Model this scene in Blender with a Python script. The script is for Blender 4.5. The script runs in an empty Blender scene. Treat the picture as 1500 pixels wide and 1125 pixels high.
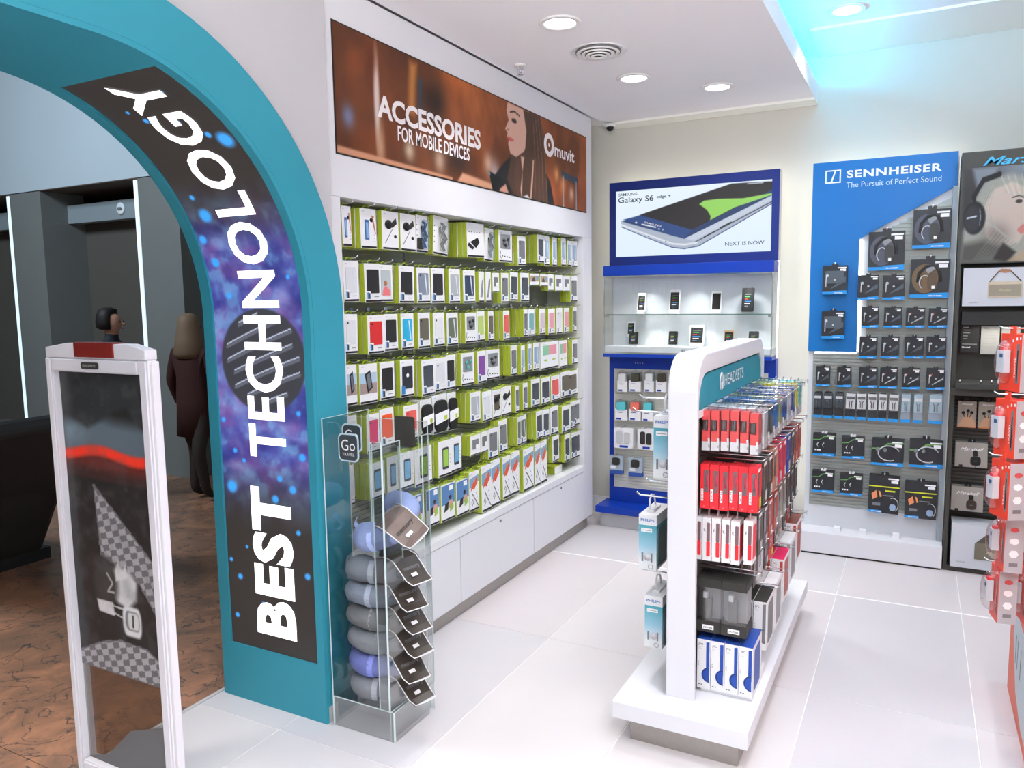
import bpy, bmesh, math, random
import numpy as np
from mathutils import Vector, Matrix
random.seed(7)
RNG = np.random.default_rng(5)
SC = bpy.context.scene
COL = SC.collection
PI = math.pi

# ------------------------------------------------------------ camera
cam_d = bpy.data.cameras.new('camera')
cam = bpy.data.objects.new('camera', cam_d)
COL.objects.link(cam)
cam_d.sensor_width = 36
cam_d.lens = 36 * 1127.61 / 1500
cam_d.clip_start = .05
yaw, pitch, roll = math.radians(27.86608), math.radians(-6.33341), math.radians(-.818405)
_f = Vector((-math.sin(yaw) * math.cos(pitch), math.cos(yaw) * math.cos(pitch), math.sin(pitch)))
_r = Vector((math.cos(yaw), math.sin(yaw), 0))
_u = _r.cross(_f)
_r2 = _r * math.cos(roll) + _u * math.sin(roll)
_u2 = -_r * math.sin(roll) + _u * math.cos(roll)
M = Matrix((_r2, _u2, -_f)).transposed().to_4x4()
M.translation = Vector((0, 0, 1.75))
cam.matrix_world = M
SC.camera = cam
# ------------------------------------------------------------ world, exposure, lights
SC.view_settings.view_transform = 'Standard'
SC.view_settings.look = 'None'
SC.view_settings.exposure = 0.16
SC.view_settings.gamma = 1
SC.view_settings.use_curve_mapping = False
try:
    SC.cycles.use_denoising = True
    SC.cycles.max_bounces = 8
    SC.cycles.sample_clamp_indirect = 6
except Exception:
    pass
W = bpy.data.worlds.new('world'); SC.world = W; W.use_nodes = True
W.node_tree.nodes['Background'].inputs[0].default_value = (.8, .85, 1, 1)
W.node_tree.nodes['Background'].inputs[1].default_value = .15

def area(name, loc, rot, sx, sy, power, color=(1, 1, 1), shape='RECTANGLE', spread=PI):
    l = bpy.data.lights.new(name, 'AREA'); l.energy = power; l.color = color
    l.shape = shape; l.size = sx
    if shape in ('RECTANGLE', 'ELLIPSE'): l.size_y = sy
    l.spread = spread
    o = bpy.data.objects.new(name, l); COL.objects.link(o); o.location = loc; o.rotation_euler = rot
    return o
SHOP = .15
DOWN = [(-1.56, 3.49), (-1.56, 4.56), (-1.17, 5.02), (-.95, 2.3), (-.95, .9), (-.95, -.5)]
DOWN_UP = [(-.43, 4.96), (.5, 4.96), (-.1, 3.7), (.9, 3.7), (-.1, 2.4), (.9, 2.4), (-.1, 1.0), (.9, 1.0), (-.1, -.4), (.9, -.4)]
for x, y in DOWN: area('downlight_lamp', (x, y, 3.036), (0, 0, 0), .13, .13, (46 if y > 2.4 else 8) * SHOP, (1, .985, .97), 'DISK', math.radians(115))
for x, y in DOWN_UP: area('downlight_lamp', (x, y, 3.336), (0, 0, 0), .13, .13, (29 if y < 4.5 else 16) * SHOP, (1, .98, .98), 'DISK', math.radians(115))
# broad unseen area lights behind and above the camera
area('ceiling_panel_lamp', (.2, -.6, 3.3), (0, 0, 0), 1.4, 1.4, 70 * SHOP, (1, .98, .98), 'RECTANGLE', math.radians(120))
area('ceiling_panel_lamp', (.9, 1.5, 3.3), (0, 0, 0), 1.0, 2.4, 70 * SHOP, (1, .98, .98), 'RECTANGLE', math.radians(120))
# unseen fill lights added outside the frame to brighten the ceiling
area('ceiling_fill_lamp', (.3, -.7, 2.35), (math.radians(152), 0, 0), 2.0, .5, 175, (.98, 1, 1), 'RECTANGLE', math.radians(142))
area('ceiling_fill_lamp', (1.6, 1.6, 2.1), (0, math.radians(180), 0), .25, 3.0, 14, (.96, 1, 1))
# cyan led strip in the cove between the two ceiling levels
area('cove_lamp', (-.74, 3.2, 3.19), (0, math.radians(215), 0), .05, 5.0, 55, (.0, .56, 1.0))
# cool light of the concourse outside
area('concourse_fill', (-7, 1.2, 4.8), (math.radians(35), 0, 0), 3, 1.2, 215, (.75, .88, 1))

area('concourse_fill', (-3.6, .3, 4.2), (0, 0, 0), .4, .4, 26, (1, .9, .8), 'DISK', math.radians(70))  # added warm fill, brightens the marble near the entrance

# ------------------------------------------------------------ helpers
def lin(c):
    c = [v / 255 if max(c) > 1.001 else v for v in c]
    return tuple((v / 12.92 if v <= .04045 else ((v + .055) / 1.055) ** 2.4) for v in c[:3])
MATS = {}
def mat(name, c, rough=.5, metal=0, spec=.3, emit=0, grain=0, scale=30, bump=0, coat=0):
    if name in MATS: return MATS[name]
    m = bpy.data.materials.new(name); m.use_nodes = True; MATS[name] = m
    n = m.node_tree.nodes; L = m.node_tree.links; b = n['Principled BSDF']
    col = (*lin(c), 1)
    b.inputs['Base Color'].default_value = col
    b.inputs['Roughness'].default_value = rough
    b.inputs['Metallic'].default_value = metal
    b.inputs['Specular IOR Level'].default_value = spec
    if coat: b.inputs['Coat Weight'].default_value = coat
    if emit:
        b.inputs['Emission Color'].default_value = col
        b.inputs['Emission Strength'].default_value = emit
    if grain or bump:
        t = n.new('ShaderNodeTexCoord'); ns = n.new('ShaderNodeTexNoise')
        ns.inputs['Scale'].default_value = scale; ns.inputs['Detail'].default_value = 4
        L.new(t.outputs['Object'], ns.inputs['Vector'])
        if grain:
            mx = n.new('ShaderNodeMix'); mx.data_type = 'RGBA'
            mx.inputs[6].default_value = (*[v * (1 - grain) for v in col[:3]], 1)
            mx.inputs[7].default_value = (*[min(1, v * (1 + grain * .6)) for v in col[:3]], 1)
            L.new(ns.outputs['Fac'], mx.inputs[0]); L.new(mx.outputs[2], b.inputs['Base Color'])
        if bump:
            bp = n.new('ShaderNodeBump'); bp.inputs['Strength'].default_value = bump; bp.inputs['Distance'].default_value = .01
            L.new(ns.outputs['Fac'], bp.inputs['Height']); L.new(bp.outputs[0], b.inputs['Normal'])
    return m
def print_mat(name, emit=0, rough=.45):
    """flat print: colours come from the painted artwork stored on the mesh"""
    m = bpy.data.materials.new(name); m.use_nodes = True; MATS[name] = m
    n = m.node_tree.nodes; L = m.node_tree.links; b = n['Principled BSDF']
    a = n.new('ShaderNodeAttribute'); a.attribute_name = 'art'
    b.inputs['Roughness'].default_value = rough; b.inputs['Specular IOR Level'].default_value = .2
    if emit:
        b.inputs['Base Color'].default_value = (.02, .02, .02, 1)
        L.new(a.outputs['Color'], b.inputs['Emission Color']); b.inputs['Emission Strength'].default_value = emit
    else: L.new(a.outputs['Color'], b.inputs['Base Color'])
    return m
def glass(name, tint=(.95, .98, .98), refl=.12, rough=.03):
    m = bpy.data.materials.new(name); m.use_nodes = True; MATS[name] = m
    n = m.node_tree.nodes; L = m.node_tree.links; n.remove(n['Principled BSDF'])
    t = n.new('ShaderNodeBsdfTransparent'); t.inputs[0].default_value = (*tint, 1)
    g = n.new('ShaderNodeBsdfGlossy'); g.inputs['Roughness'].default_value = rough
    lw = n.new('ShaderNodeLayerWeight'); lw.inputs[0].default_value = .35
    ma = n.new('ShaderNodeMath'); ma.operation = 'MULTIPLY_ADD'; ma.inputs[1].default_value = .5; ma.inputs[2].default_value = refl
    mx = n.new('ShaderNodeMixShader'); L.new(lw.outputs['Facing'], ma.inputs[0]); L.new(ma.outputs[0], mx.inputs[0])
    L.new(t.outputs[0], mx.inputs[1]); L.new(g.outputs[0], mx.inputs[2]); L.new(mx.outputs[0], n['Material Output'].inputs[0])
    return m

class Fr:
    """flat frame: origin, right, up; n points out of the surface"""
    def __init__(s, o, u, v=(0, 0, 1)):
        s.o = Vector(o); s.u = Vector(u).normalized(); s.v = Vector(v).normalized(); s.n = s.u.cross(s.v)
    def __call__(s, x, y, d=0): return s.o + s.u * x + s.v * y + s.n * d
FX = lambda X: Fr((X, 0, 0), (0, 1, 0))       # facing +X: coordinates (Y, Z)
FY = lambda Y: Fr((0, Y, 0), (1, 0, 0))       # facing -Y: coordinates (X, Z)
FL = Fr((0, 0, 0), (1, 0, 0))                 # local package frame facing -Y

_txt = {}
def text_geo(s, bold=0, shear=0, space=1.0):
    k = (s, bold, shear, space)
    if k in _txt: return _txt[k]
    cu = bpy.data.curves.new('t', 'FONT'); cu.body = s; cu.size = 1; cu.offset = bold; cu.shear = shear
    cu.space_character = space; cu.resolution_u = 3; cu.fill_mode = 'FRONT'
    o = bpy.data.objects.new('t', cu); COL.objects.link(o)
    dg = bpy.context.evaluated_depsgraph_get(); me = bpy.data.meshes.new_from_object(o.evaluated_get(dg))
    v = np.array([(q.co.x, q.co.y) for q in me.vertices]); f = [tuple(p.vertices) for p in me.polygons]
    bpy.data.objects.remove(o); bpy.data.meshes.remove(me); bpy.data.curves.remove(cu)
    v[:, 0] -= v[:, 0].min()
    _txt[k] = (v, f); return _txt[k]

class MB:
    def __init__(s): s.v = []; s.f = []; s.m = []; s.mats = []; s.sm = []
    def mi(s, m):
        if m not in s.mats: s.mats.append(m)
        return s.mats.index(m)
    def add(s, vs, fs, m, smooth=False):
        b = len(s.v); s.v += [tuple(p) for p in vs]
        k = s.mi(m)
        for f in fs: s.f.append(tuple(b + i for i in f)); s.m.append(k); s.sm.append(smooth)
    def box(s, x0, x1, y0, y1, z0, z1, m, top=None, side=None):
        vs = [(x, y, z) for x in (x0, x1) for y in (y0, y1) for z in (z0, z1)]
        b = len(s.v); s.v += vs
        fs = [(0, 1, 3, 2), (4, 6, 7, 5), (0, 4, 5, 1), (2, 3, 7, 6), (0, 2, 6, 4), (1, 5, 7, 3)]
        mm = [side or m, side or m, m, side or m, top or side or m, top or side or m]
        for f, q in zip(fs, mm): s.f.append(tuple(b + i for i in f)); s.m.append(s.mi(q)); s.sm.append(False)
    def fbox(s, F, x0, x1, y0, y1, d0, d1, m):
        s.fpoly(F, [(x0, y0), (x1, y0), (x1, y1), (x0, y1)], d0, d1, m)
    def fpoly(s, F, pts, d0, d1, m, side=None):
        n = len(pts)
        a = [F(x, y, d1) for x, y in pts]; c = [F(x, y, d0) for x, y in pts]
        s.add(a + c, [tuple(range(n)), tuple(range(2 * n - 1, n - 1, -1))], m)
        b = len(s.v) - 2 * n; k = s.mi(side or m)
        for i in range(n):
            j = (i + 1) % n
            s.f.append((b + i, b + n + i, b + n + j, b + j)); s.m.append(k); s.sm.append(False)
    def flat(s, F, pts, d, m): s.add([F(x, y, d) for x, y in pts], [tuple(range(len(pts)))], m)
    def rect(s, F, x0, x1, y0, y1, d, m): s.flat(F, [(x0, y0), (x1, y0), (x1, y1), (x0, y1)], d, m)
    def text(s, F, t, x, y, h, d, m, bold=0, shear=0, width=None, rot=0, space=1.0, center=False):
        """h = cap height (built-in font: caps are 0.73 of size)"""
        v, f = text_geo(t, bold, shear, space); k = h / .73
        w = v[:, 0].max() * k; sx = k if width is None else k * width / w
        if center: x -= (w if width is None else width) / 2
        c, sn = math.cos(rot), math.sin(rot)
        s.add([F(x + (a * sx) * c - (b * k) * sn, y + (a * sx) * sn + (b * k) * c, d) for a, b in v], f, m)
    def tube(s, pts, r, m, n=6, close=False):
        P = [Vector(p) for p in pts]; k = len(P); rr = r if isinstance(r, (list, tuple)) else [r] * k
        up = None; vs = []
        for i, p in enumerate(P):
            if close: t = (P[(i + 1) % k] - P[i - 1]).normalized()
            else: t = (P[min(i + 1, k - 1)] - P[max(i - 1, 0)]).normalized()
            if up is None: up = Vector((0, 0, 1)) if abs(t.z) < .9 else Vector((1, 0, 0))
            a = t.cross(up).normalized(); b = a.cross(t).normalized(); up = b
            for j in range(n):
                q = 2 * PI * j / n; vs.append(p + a * (math.cos(q) * rr[i]) + b * (math.sin(q) * rr[i]))
        fs = []
        for i in range(k if close else k - 1):
            i2 = (i + 1) % k
            for j in range(n): fs.append((i * n + j, i * n + (j + 1) % n, i2 * n + (j + 1) % n, i2 * n + j))
        if not close: fs += [tuple(range(n))[::-1], tuple((k - 1) * n + j for j in range(n))]
        s.add(vs, fs, m, True)
    def lathe(s, c, prof, m, n=20, ax=(0, 0, 1)):
        ax = Vector(ax).normalized(); t = Vector((1, 0, 0)) if abs(ax.x) < .9 else Vector((0, 1, 0))
        a = ax.cross(t).normalized(); b = ax.cross(a); c = Vector(c); vs = []
        for r, h in prof:
            for j in range(n):
                q = 2 * PI * j / n; vs.append(c + ax * h + a * (r * math.cos(q)) + b * (r * math.sin(q)))
        k = len(prof)
        fs = [(i * n + j, i * n + (j + 1) % n, (i + 1) * n + (j + 1) % n, (i + 1) * n + j) for i in range(k - 1) for j in range(n)]
        fs += [tuple(range(n))[::-1], tuple((k - 1) * n + j for j in range(n))]
        s.add(vs, fs, m, True)
    def build(s, name, parent=None, bevel=0, seg=2):
        me = bpy.data.meshes.new(name); me.from_pydata(s.v, [], s.f)
        for m in s.mats: me.materials.append(m)
        me.polygons.foreach_set('material_index', s.m); me.polygons.foreach_set('use_smooth', s.sm)
        me.update()
        if bevel:
            bm = bmesh.new(); bm.from_mesh(me); bmesh.ops.remove_doubles(bm, verts=bm.verts, dist=1e-6)
            bmesh.ops.recalc_face_normals(bm, faces=bm.faces)
            es = [e for e in bm.edges if len(e.link_faces) == 2 and e.calc_face_angle(0) > .5]
            bmesh.ops.bevel(bm, geom=es, offset=bevel, segments=seg, affect='EDGES', profile=.6)
            bm.to_mesh(me); bm.free()
        o = bpy.data.objects.new(name, me); COL.objects.link(o)
        if name == 'slat_panel': o['kind'] = 'stuff'
        if parent is not None:
            o.parent = parent
            o.matrix_parent_inverse = Matrix.Translation(-parent.location) if (parent.location.length and not parent.get('local')) else Matrix()
        return o
def tag(o, label=None, cat=None, group=None, kind=None):
    if label: o['label'] = ' '.join(label.split()[:16]).rstrip(',')
    if cat: o['category'] = cat
    if group: o['group'] = group
    if kind: o['kind'] = kind
    return o
def thing(name, label, cat, loc=(0, 0, 0), group=None):
    """Empty at the base of a fixture; its parts are built in world coordinates"""
    o = bpy.data.objects.new(name, None); COL.objects.link(o); o.location = loc; o.empty_display_size = .1
    return tag(o, label, cat, group)
def proto(name):
    """Empty of a product built in its own coordinates at the origin"""
    o = bpy.data.objects.new(name, None); o['local'] = 1; o.empty_display_size = .02; return o
KIDS = {}
def lpart(mb, name, root, parent=None):
    o = mb.build(name, None); COL.objects.unlink(o); KIDS.setdefault(root.name, []).append((o, parent)); return o
def place(root, loc, rz, label, cat, group, scale=(1, 1, 1), tilt=0, lean=0):
    """one more thing of the kind of root, with copies of each of its parts and sub-parts"""
    r = root.copy(); COL.objects.link(r); del r['local']
    r.location = loc; r.rotation_euler = (lean, tilt, rz); r.scale = scale
    tag(r, label, cat, group); done = {}
    for o, p in KIDS.get(root.name, []):
        c = o.copy(); COL.objects.link(c); c.parent = done.get(p, r) if p else r; done[o] = c
    return r
ORD = ['first', 'second', 'third', 'fourth', 'fifth', 'sixth', 'seventh', 'eighth', 'ninth', 'tenth', 'eleventh', 'twelfth', 'thirteenth', 'fourteenth', 'fifteenth',
       'sixteenth', 'seventeenth', 'eighteenth', 'nineteenth', 'twentieth']

# ------------------------------------------------------------ artwork painter (flat print and screens)
class Art:
    def __init__(s, w, h, nx, ny, c):
        s.w, s.h, s.nx, s.ny = w, h, nx, ny
        s.x, s.y = np.meshgrid(np.linspace(0, w, nx), np.linspace(0, h, ny)); s.a = np.zeros((ny, nx, 3)) + np.array(c) / 255.
    def mix(s, m, c): m = np.clip(m, 0, 1)[..., None]; s.a = s.a * (1 - m) + (np.array(c) / 255.) * m
    def ell(s, cx, cy, rx, ry, c, soft=.15, ang=0, al=1):
        dx, dy = s.x - cx, s.y - cy; ca, sa = math.cos(ang), math.sin(ang)
        r = np.sqrt(((dx * ca + dy * sa) / rx) ** 2 + ((-dx * sa + dy * ca) / ry) ** 2)
        s.mix((1 + soft / 2 - r) / max(soft, 1e-3) * al if soft < 1 else np.exp(-r ** 2 * 1.5) * al, c)
    def poly(s, pts, c, soft=0, al=1):
        ins = np.zeros(s.x.shape, bool); n = len(pts); dmin = np.full(s.x.shape, 1e9)
        for i in range(n):
            x0, y0 = pts[i]; x1, y1 = pts[(i + 1) % n]
            cr = ((y0 > s.y) != (y1 > s.y)) & (s.x < (x1 - x0) * (s.y - y0) / ((y1 - y0) or 1e-9) + x0); ins ^= cr
            if soft:
                t = np.clip(((s.x - x0) * (x1 - x0) + (s.y - y0) * (y1 - y0)) / ((x1 - x0) ** 2 + (y1 - y0) ** 2 + 1e-12), 0, 1)
                dmin = np.minimum(dmin, np.hypot(s.x - x0 - t * (x1 - x0), s.y - y0 - t * (y1 - y0)))
        m = ins.astype(float)
        if soft: m = np.clip(.5 + np.where(ins, dmin, -dmin) / soft, 0, 1)
        s.mix(m * al, c)
    def line(s, pts, wd, c, al=1, soft=.5):
        for (x0, y0), (x1, y1) in zip(pts[:-1], pts[1:]):
            t = np.clip(((s.x - x0) * (x1 - x0) + (s.y - y0) * (y1 - y0)) / ((x1 - x0) ** 2 + (y1 - y0) ** 2 + 1e-12), 0, 1)
            d = np.hypot(s.x - x0 - t * (x1 - x0), s.y - y0 - t * (y1 - y0)); s.mix((wd / 2 * (1 + soft / 2) - d) / (wd * soft / 2 + 1e-9) * al, c)
    def vgrad(s, y0, y1, c, al=1): s.mix((s.y - y0) / (y1 - y0) * al, c)
    def noise(s, sc, c, al, seed=1, pw=1, sx=1, sy=1):
        r = np.random.default_rng(seed); t = np.zeros(s.x.shape); amp = 1
        for o in range(4):
            g = r.random((40, 80)); u = (s.x / sc * sx * 2 ** o) % 78; v = (s.y / sc * sy * 2 ** o) % 38
            i, j = v.astype(int), u.astype(int); fu, fv = u - j, v - i; fu = fu * fu * (3 - 2 * fu); fv = fv * fv * (3 - 2 * fv)
            t += amp * ((g[i, j] * (1 - fu) + g[i, j + 1] * fu) * (1 - fv) + (g[i + 1, j] * (1 - fu) + g[i + 1, j + 1] * fu) * fv); amp *= .5
        s.mix(np.clip((t / 1.875 - .35) / .35, 0, 1) ** pw * al, c)
    def mesh(s, name, fn, m, parent=None):
        """fn(x, y) -> world point; local print coordinates run right and up"""
        ny, nx = s.ny, s.nx
        vs = [tuple(fn(float(a), float(b))) for a, b in zip(s.x.ravel(), s.y.ravel())]
        idx = np.arange(nx * ny).reshape(ny, nx)
        fs = np.stack([idx[:-1, :-1], idx[:-1, 1:], idx[1:, 1:], idx[1:, :-1]], -1).reshape(-1, 4)
        me = bpy.data.meshes.new(name); me.from_pydata(vs, [], fs.tolist()); me.materials.append(m)
        at = me.color_attributes.new('art', 'FLOAT_COLOR', 'POINT')
        a = np.clip(s.a, 0, 1); l = np.where(a <= .04045, a / 12.92, ((a + .055) / 1.055) ** 2.4)
        at.data.foreach_set('color', np.concatenate([l.reshape(-1, 3), np.ones((nx * ny, 1))], 1).astype(np.float32).ravel())
        o = bpy.data.objects.new(name, me); COL.objects.link(o)
        if parent is not None: o.parent = parent; o.matrix_parent_inverse = Matrix.Translation(-parent.location)
        return o
def rrect(x0, x1, y0, y1, r, n=5):
    out = []
    for cx, cy, a0 in ((x1 - r, y0 + r, -90), (x1 - r, y1 - r, 0), (x0 + r, y1 - r, 90), (x0 + r, y0 + r, 180)):
        for i in range(n + 1):
            a = math.radians(a0 + 90 * i / n); out.append((cx + r * math.cos(a), cy + r * math.sin(a)))
    return out

# ------------------------------------------------------------ materials
white = mat('white_lacquer', (228, 228, 234), .35)
white2 = mat('white_satin', (228, 228, 234), .5, grain=.03, scale=6)
wallm = mat('wall_paint', (208, 206, 199), .7, grain=.03, scale=3)
wallg = mat('grey_white_paint', (200, 198, 202), .7, grain=.03, scale=3)
ceilm = mat('ceiling_paint', (246, 244, 247), .8, grain=.02, scale=2)
teal = mat('teal_paint', (52, 146, 166), .45, grain=.04, scale=8)
teals = mat('teal_sign', (48, 140, 160), .5)
blue = mat('royal_blue', (16, 58, 166), .35)
navy = mat('navy_frame', (26, 46, 120), .35)
black = mat('black_plastic', (34, 34, 36), .4)
soft_black = mat('soft_black', (52, 50, 48), .6, grain=.1)
charcoal = mat('charcoal_lacquer', (60, 58, 54), .4)
grey = mat('grey_plastic', (150, 150, 152), .5)
lgrey = mat('light_grey', (200, 200, 202), .5)
slatm = mat('slatwall_grey', (168, 172, 168), .45, metal=.2)
cream = mat('slatwall_cream', (218, 218, 210), .5)
chrome = mat('chrome', (215, 218, 222), .18, metal=1)
steel = mat('brushed_steel', (170, 165, 160), .35, metal=.8, grain=.1, scale=60)
lime = mat('lime_card', (186, 200, 62), .5, grain=.05, scale=20)
lime2 = mat('lime_plastic', (186, 214, 40), .4)
wcard = mat('white_card', (240, 240, 243), .5)
wprint = mat('white_print', (250, 250, 252), .5)
kprint = mat('black_print', (30, 28, 28), .5)
gprint = mat('grey_print', (120, 120, 124), .5)
clear = glass('clear_acrylic', (.96, .975, .975), .05)
clear2 = glass('clear_blister', (.95, .955, .96), .05, .12)
glassm = glass('cabinet_glass', (.97, .985, .98), .04)
edgeg = mat('acrylic_edge', (214, 232, 232), .2)
edgew = mat('acrylic_bright_edge', (222, 236, 236), .2)
lampm = mat('lamp_lens', (255, 255, 255), .5, emit=6)
striplight = mat('led_strip', (255, 252, 240), .5, emit=6.5)

# ============================================================ SETTING
TW, TL = .633, 1.266
tilem = [mat('floor_tile_%s' % n, c, .3, grain=.05, scale=2.2) for n, c in (('warm', (214, 206, 208)), ('pale', (219, 213, 214)), ('cool', (210, 205, 208)))]
grout = mat('white_grout', (245, 243, 243), .6)
b = MB(); b.box(-2.735, 2.2, -1.6, 5.9, -.06, -.0025, grout)
floor_o = tag(b.build('floor'), kind='structure')
for i in range(8):
    for j in range(-2, 4):
        x0 = -2.898 + i * TW; x1 = x0 + TW; y0 = -1.608 + (j + 1) * TL - .0; y0 = 2.19 + (j - 1) * TL; y1 = y0 + TL
        x0 = max(x0, -2.733); x1 = min(x1, 2.2); y1 = min(y1, 5.9); y0 = max(y0, -1.6)
        if x1 - x0 < .02 or y1 - y0 < .02: continue
        yb = .010 if abs(y0 - 4.722) < .02 else .0018; ya = .010 if abs(y1 - 4.722) < .02 else .0018
        t = MB(); t.box(x0 + .002, x1 - .002, y0 + yb, y1 - ya, -.02, 0, random.choice(tilem)); t.build('floor_tile', floor_o, bevel=.0008, seg=1)
# hall floor: brown veined marble slabs
def marble():
    m = bpy.data.materials.new('brown_marble'); m.use_nodes = True; n = m.node_tree.nodes; L = m.node_tree.links; p = n['Principled BSDF']
    tc = n.new('ShaderNodeTexCoord'); w = n.new('ShaderNodeTexNoise'); w.inputs['Scale'].default_value = 3.0; w.inputs['Detail'].default_value = 10; w.inputs['Roughness'].default_value = .68; w.inputs['Distortion'].default_value = 1.4
    L.new(tc.outputs['Object'], w.inputs['Vector'])
    r = n.new('ShaderNodeValToRGB'); e = r.color_ramp.elements
    e[0].position = .28; e[0].color = (*lin((104, 86, 74)), 1); e[1].position = .72; e[1].color = (*lin((190, 134, 102)), 1)
    x = e.new(.5); x.color = (*lin((146, 108, 86)), 1)
    L.new(w.outputs['Fac'], r.inputs[0])
    v = n.new('ShaderNodeTexNoise'); v.inputs['Scale'].default_value = 2.6; v.inputs['Detail'].default_value = 8; v.inputs['Distortion'].default_value = 2.5
    L.new(tc.outputs['Object'], v.inputs['Vector'])
    q = n.new('ShaderNodeValToRGB'); f = q.color_ramp.elements
    f[0].position = .485; f[0].color = (0, 0, 0, 1); f[1].position = .515; f[1].color = (0, 0, 0, 1); y = f.new(.5); y.color = (1, 1, 1, 1)
    L.new(v.outputs['Fac'], q.inputs[0])
    mx = n.new('ShaderNodeMix'); mx.data_type = 'RGBA'; mx.inputs[7].default_value = (*lin((60, 62, 64)), 1)
    L.new(q.outputs[0], mx.inputs[0]); L.new(r.outputs[0], mx.inputs[6]); L.new(mx.outputs[2], p.inputs['Base Color']); p.inputs['Roughness'].default_value = .32
    return m
marb = marble(); joint = mat('dark_joint', (60, 50, 44), .7)
b = MB(); b.box(-14, -2.735, -4, 7, -.06, -.004, joint); hf = tag(b.build('hall_floor'), kind='structure')
for i in range(9):
    for j in range(8):
        x1 = -2.738 - i * 1.25; y0 = -3.6 + j * 1.3
        t = MB(); t.box(x1 - 1.247, x1, y0, y0 + 1.297, -.03, 0, marb); t.build('marble_slab', hf)
# ceilings
b = MB(); b.box(-2.16, -.67, -1.6, 5.8, 3.05, 3.17, ceilm); tag(b.build('ceiling'), kind='structure')
b = MB(); b.box(-2.75, 2.2, -1.6, 5.85, 3.36, 3.42, ceilm); tag(b.build('upper_ceiling'), kind='structure')
b = MB(); b.box(-2.16, -.67, 5.62, 5.795, 3.035, 3.0499, mat('strip_white', (246, 246, 240), .6)); tag(b.build('pale_lit_strip'), kind='structure')  # pale slab standing in for light grazing the ceiling at the wall
b = MB(); b.box(-.66, 2.2, 5.2, 5.795, 3.345, 3.3599, mat('strip_white', (246, 246, 240), .6)); tag(b.build('trim_2'), kind='structure')
b = MB(); b.box(-2.7, -2.16, -1.6, 5.85, 3.08, 3.12, ceilm); tag(b.build('trim_3'), kind='structure')
# walls
b = MB(); b.box(-2.6, 2.2, 5.8, 5.9, 0, 3.42, wallm); tag(b.build('wall_back'), kind='structure')
b = MB(); b.box(-2.6, 2.2, 5.782, 5.7995, 0, .13, white); tag(b.build('baseboard_back'), kind='structure')
b = MB(); b.box(2.2, 2.3, -1.6, 5.9, 0, 3.42, wallm); tag(b.build('wall_right'), kind='structure')
b = MB(); b.box(-2.7, 2.3, -1.7, -1.6, 0, 3.42, wallm); tag(b.build('wall_front'), kind='structure')
b = MB(); b.box(-2.66, -2.56, 2.515, 5.85, 0, 3.36, wallm); tag(b.build('wall_left'), kind='structure')
# arch curves in (Y, Z)
AC, AZ, RI, RO, AL = 1.475, 1.69, .85, 1.03, -.45
def arch_pts(R, n=28):
    p = [(AC + R, 0)]
    for i in range(n + 1): a = PI / 2 * i / n; p.append((AC + R * math.cos(a), AZ + R * math.sin(a)))
    for i in range(n + 1): a = PI / 2 + PI / 2 * i / n; p.append((AL + R * math.cos(a), AZ + R * math.sin(a)))
    p.append((AL - R, 0)); return p
IN, OUT = arch_pts(RI), arch_pts(RO)
arch = thing('entrance_arch', 'teal arched shop entrance portal with a lettered screen lining its right side', 'archway', (-2.41, AC + .9, 0))
b = MB(); X0, X1 = -2.71, -2.11
n = len(IN)
vs = []
for (yi, zi), (yo, zo) in zip(IN, OUT): vs += [(X0, yi, zi), (X1, yi, zi), (X1, yo, zo), (X0, yo, zo)]
fs = []
for i in range(n - 1):
    for k in range(4): fs.append((i * 4 + k, i * 4 + (k + 1) % 4, i * 4 + 4 + (k + 1) % 4, i * 4 + 4 + k))
b.add(vs, fs, teal); b.build('portal_body', arch)
for X in (X0, X1):
    for sgn, yy in ((1, AC + RI), (-1, AL - RI)):
        b = MB(); xa, xb = (X - .002, X + .045) if X == X0 else (X - .045, X + .002)
        b.box(xa, xb, yy - .003 if sgn > 0 else yy - .05, yy + .05 if sgn > 0 else yy + .003, 0.001, .07, lgrey); tag(b.build('corner_guard', arch), 'light grey corner guard')
def S(u, s, d=0):
    """point on the portal lining: u = X, s = length up the right side, d = offset inwards"""
    if s <= AZ: return Vector((u, AC + RI - d, s))
    a = (s - AZ) / RI
    if a > PI / 2: return Vector((u, AC - (s - AZ - RI * PI / 2), AZ + RI - d))
    return Vector((u, AC + (RI - d) * math.cos(a), AZ + (RI - d) * math.sin(a)))
# rails round the screen
sA, sB = .25, 2.79
for u0, u1, a0, a1 in ((-2.709, -2.652, 0, 4.9), (-2.15, -2.111, 0, 4.9), (-2.652, -2.15, .0, sA), (-2.652, -2.15, sB, 4.9)):
    b = MB(); N = 90; vs = []
    for i in range(N + 1):
        s = a0 + (a1 - a0) * i / N
        vs += [S(u0, s, .018), S(u1, s, .018), S(u1, s, 0), S(u0, s, 0)]
    fs = [(i * 4 + k, i * 4 + 4 + k, i * 4 + 4 + (k + 1) % 4, i * 4 + (k + 1) % 4) for i in range(N) for k in range(4)] + [(0, 1, 2, 3), (N * 4 + 3, N * 4 + 2, N * 4 + 1, N * 4)]
    b.add(vs, fs, teal); b.build('screen_surround', arch)
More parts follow.
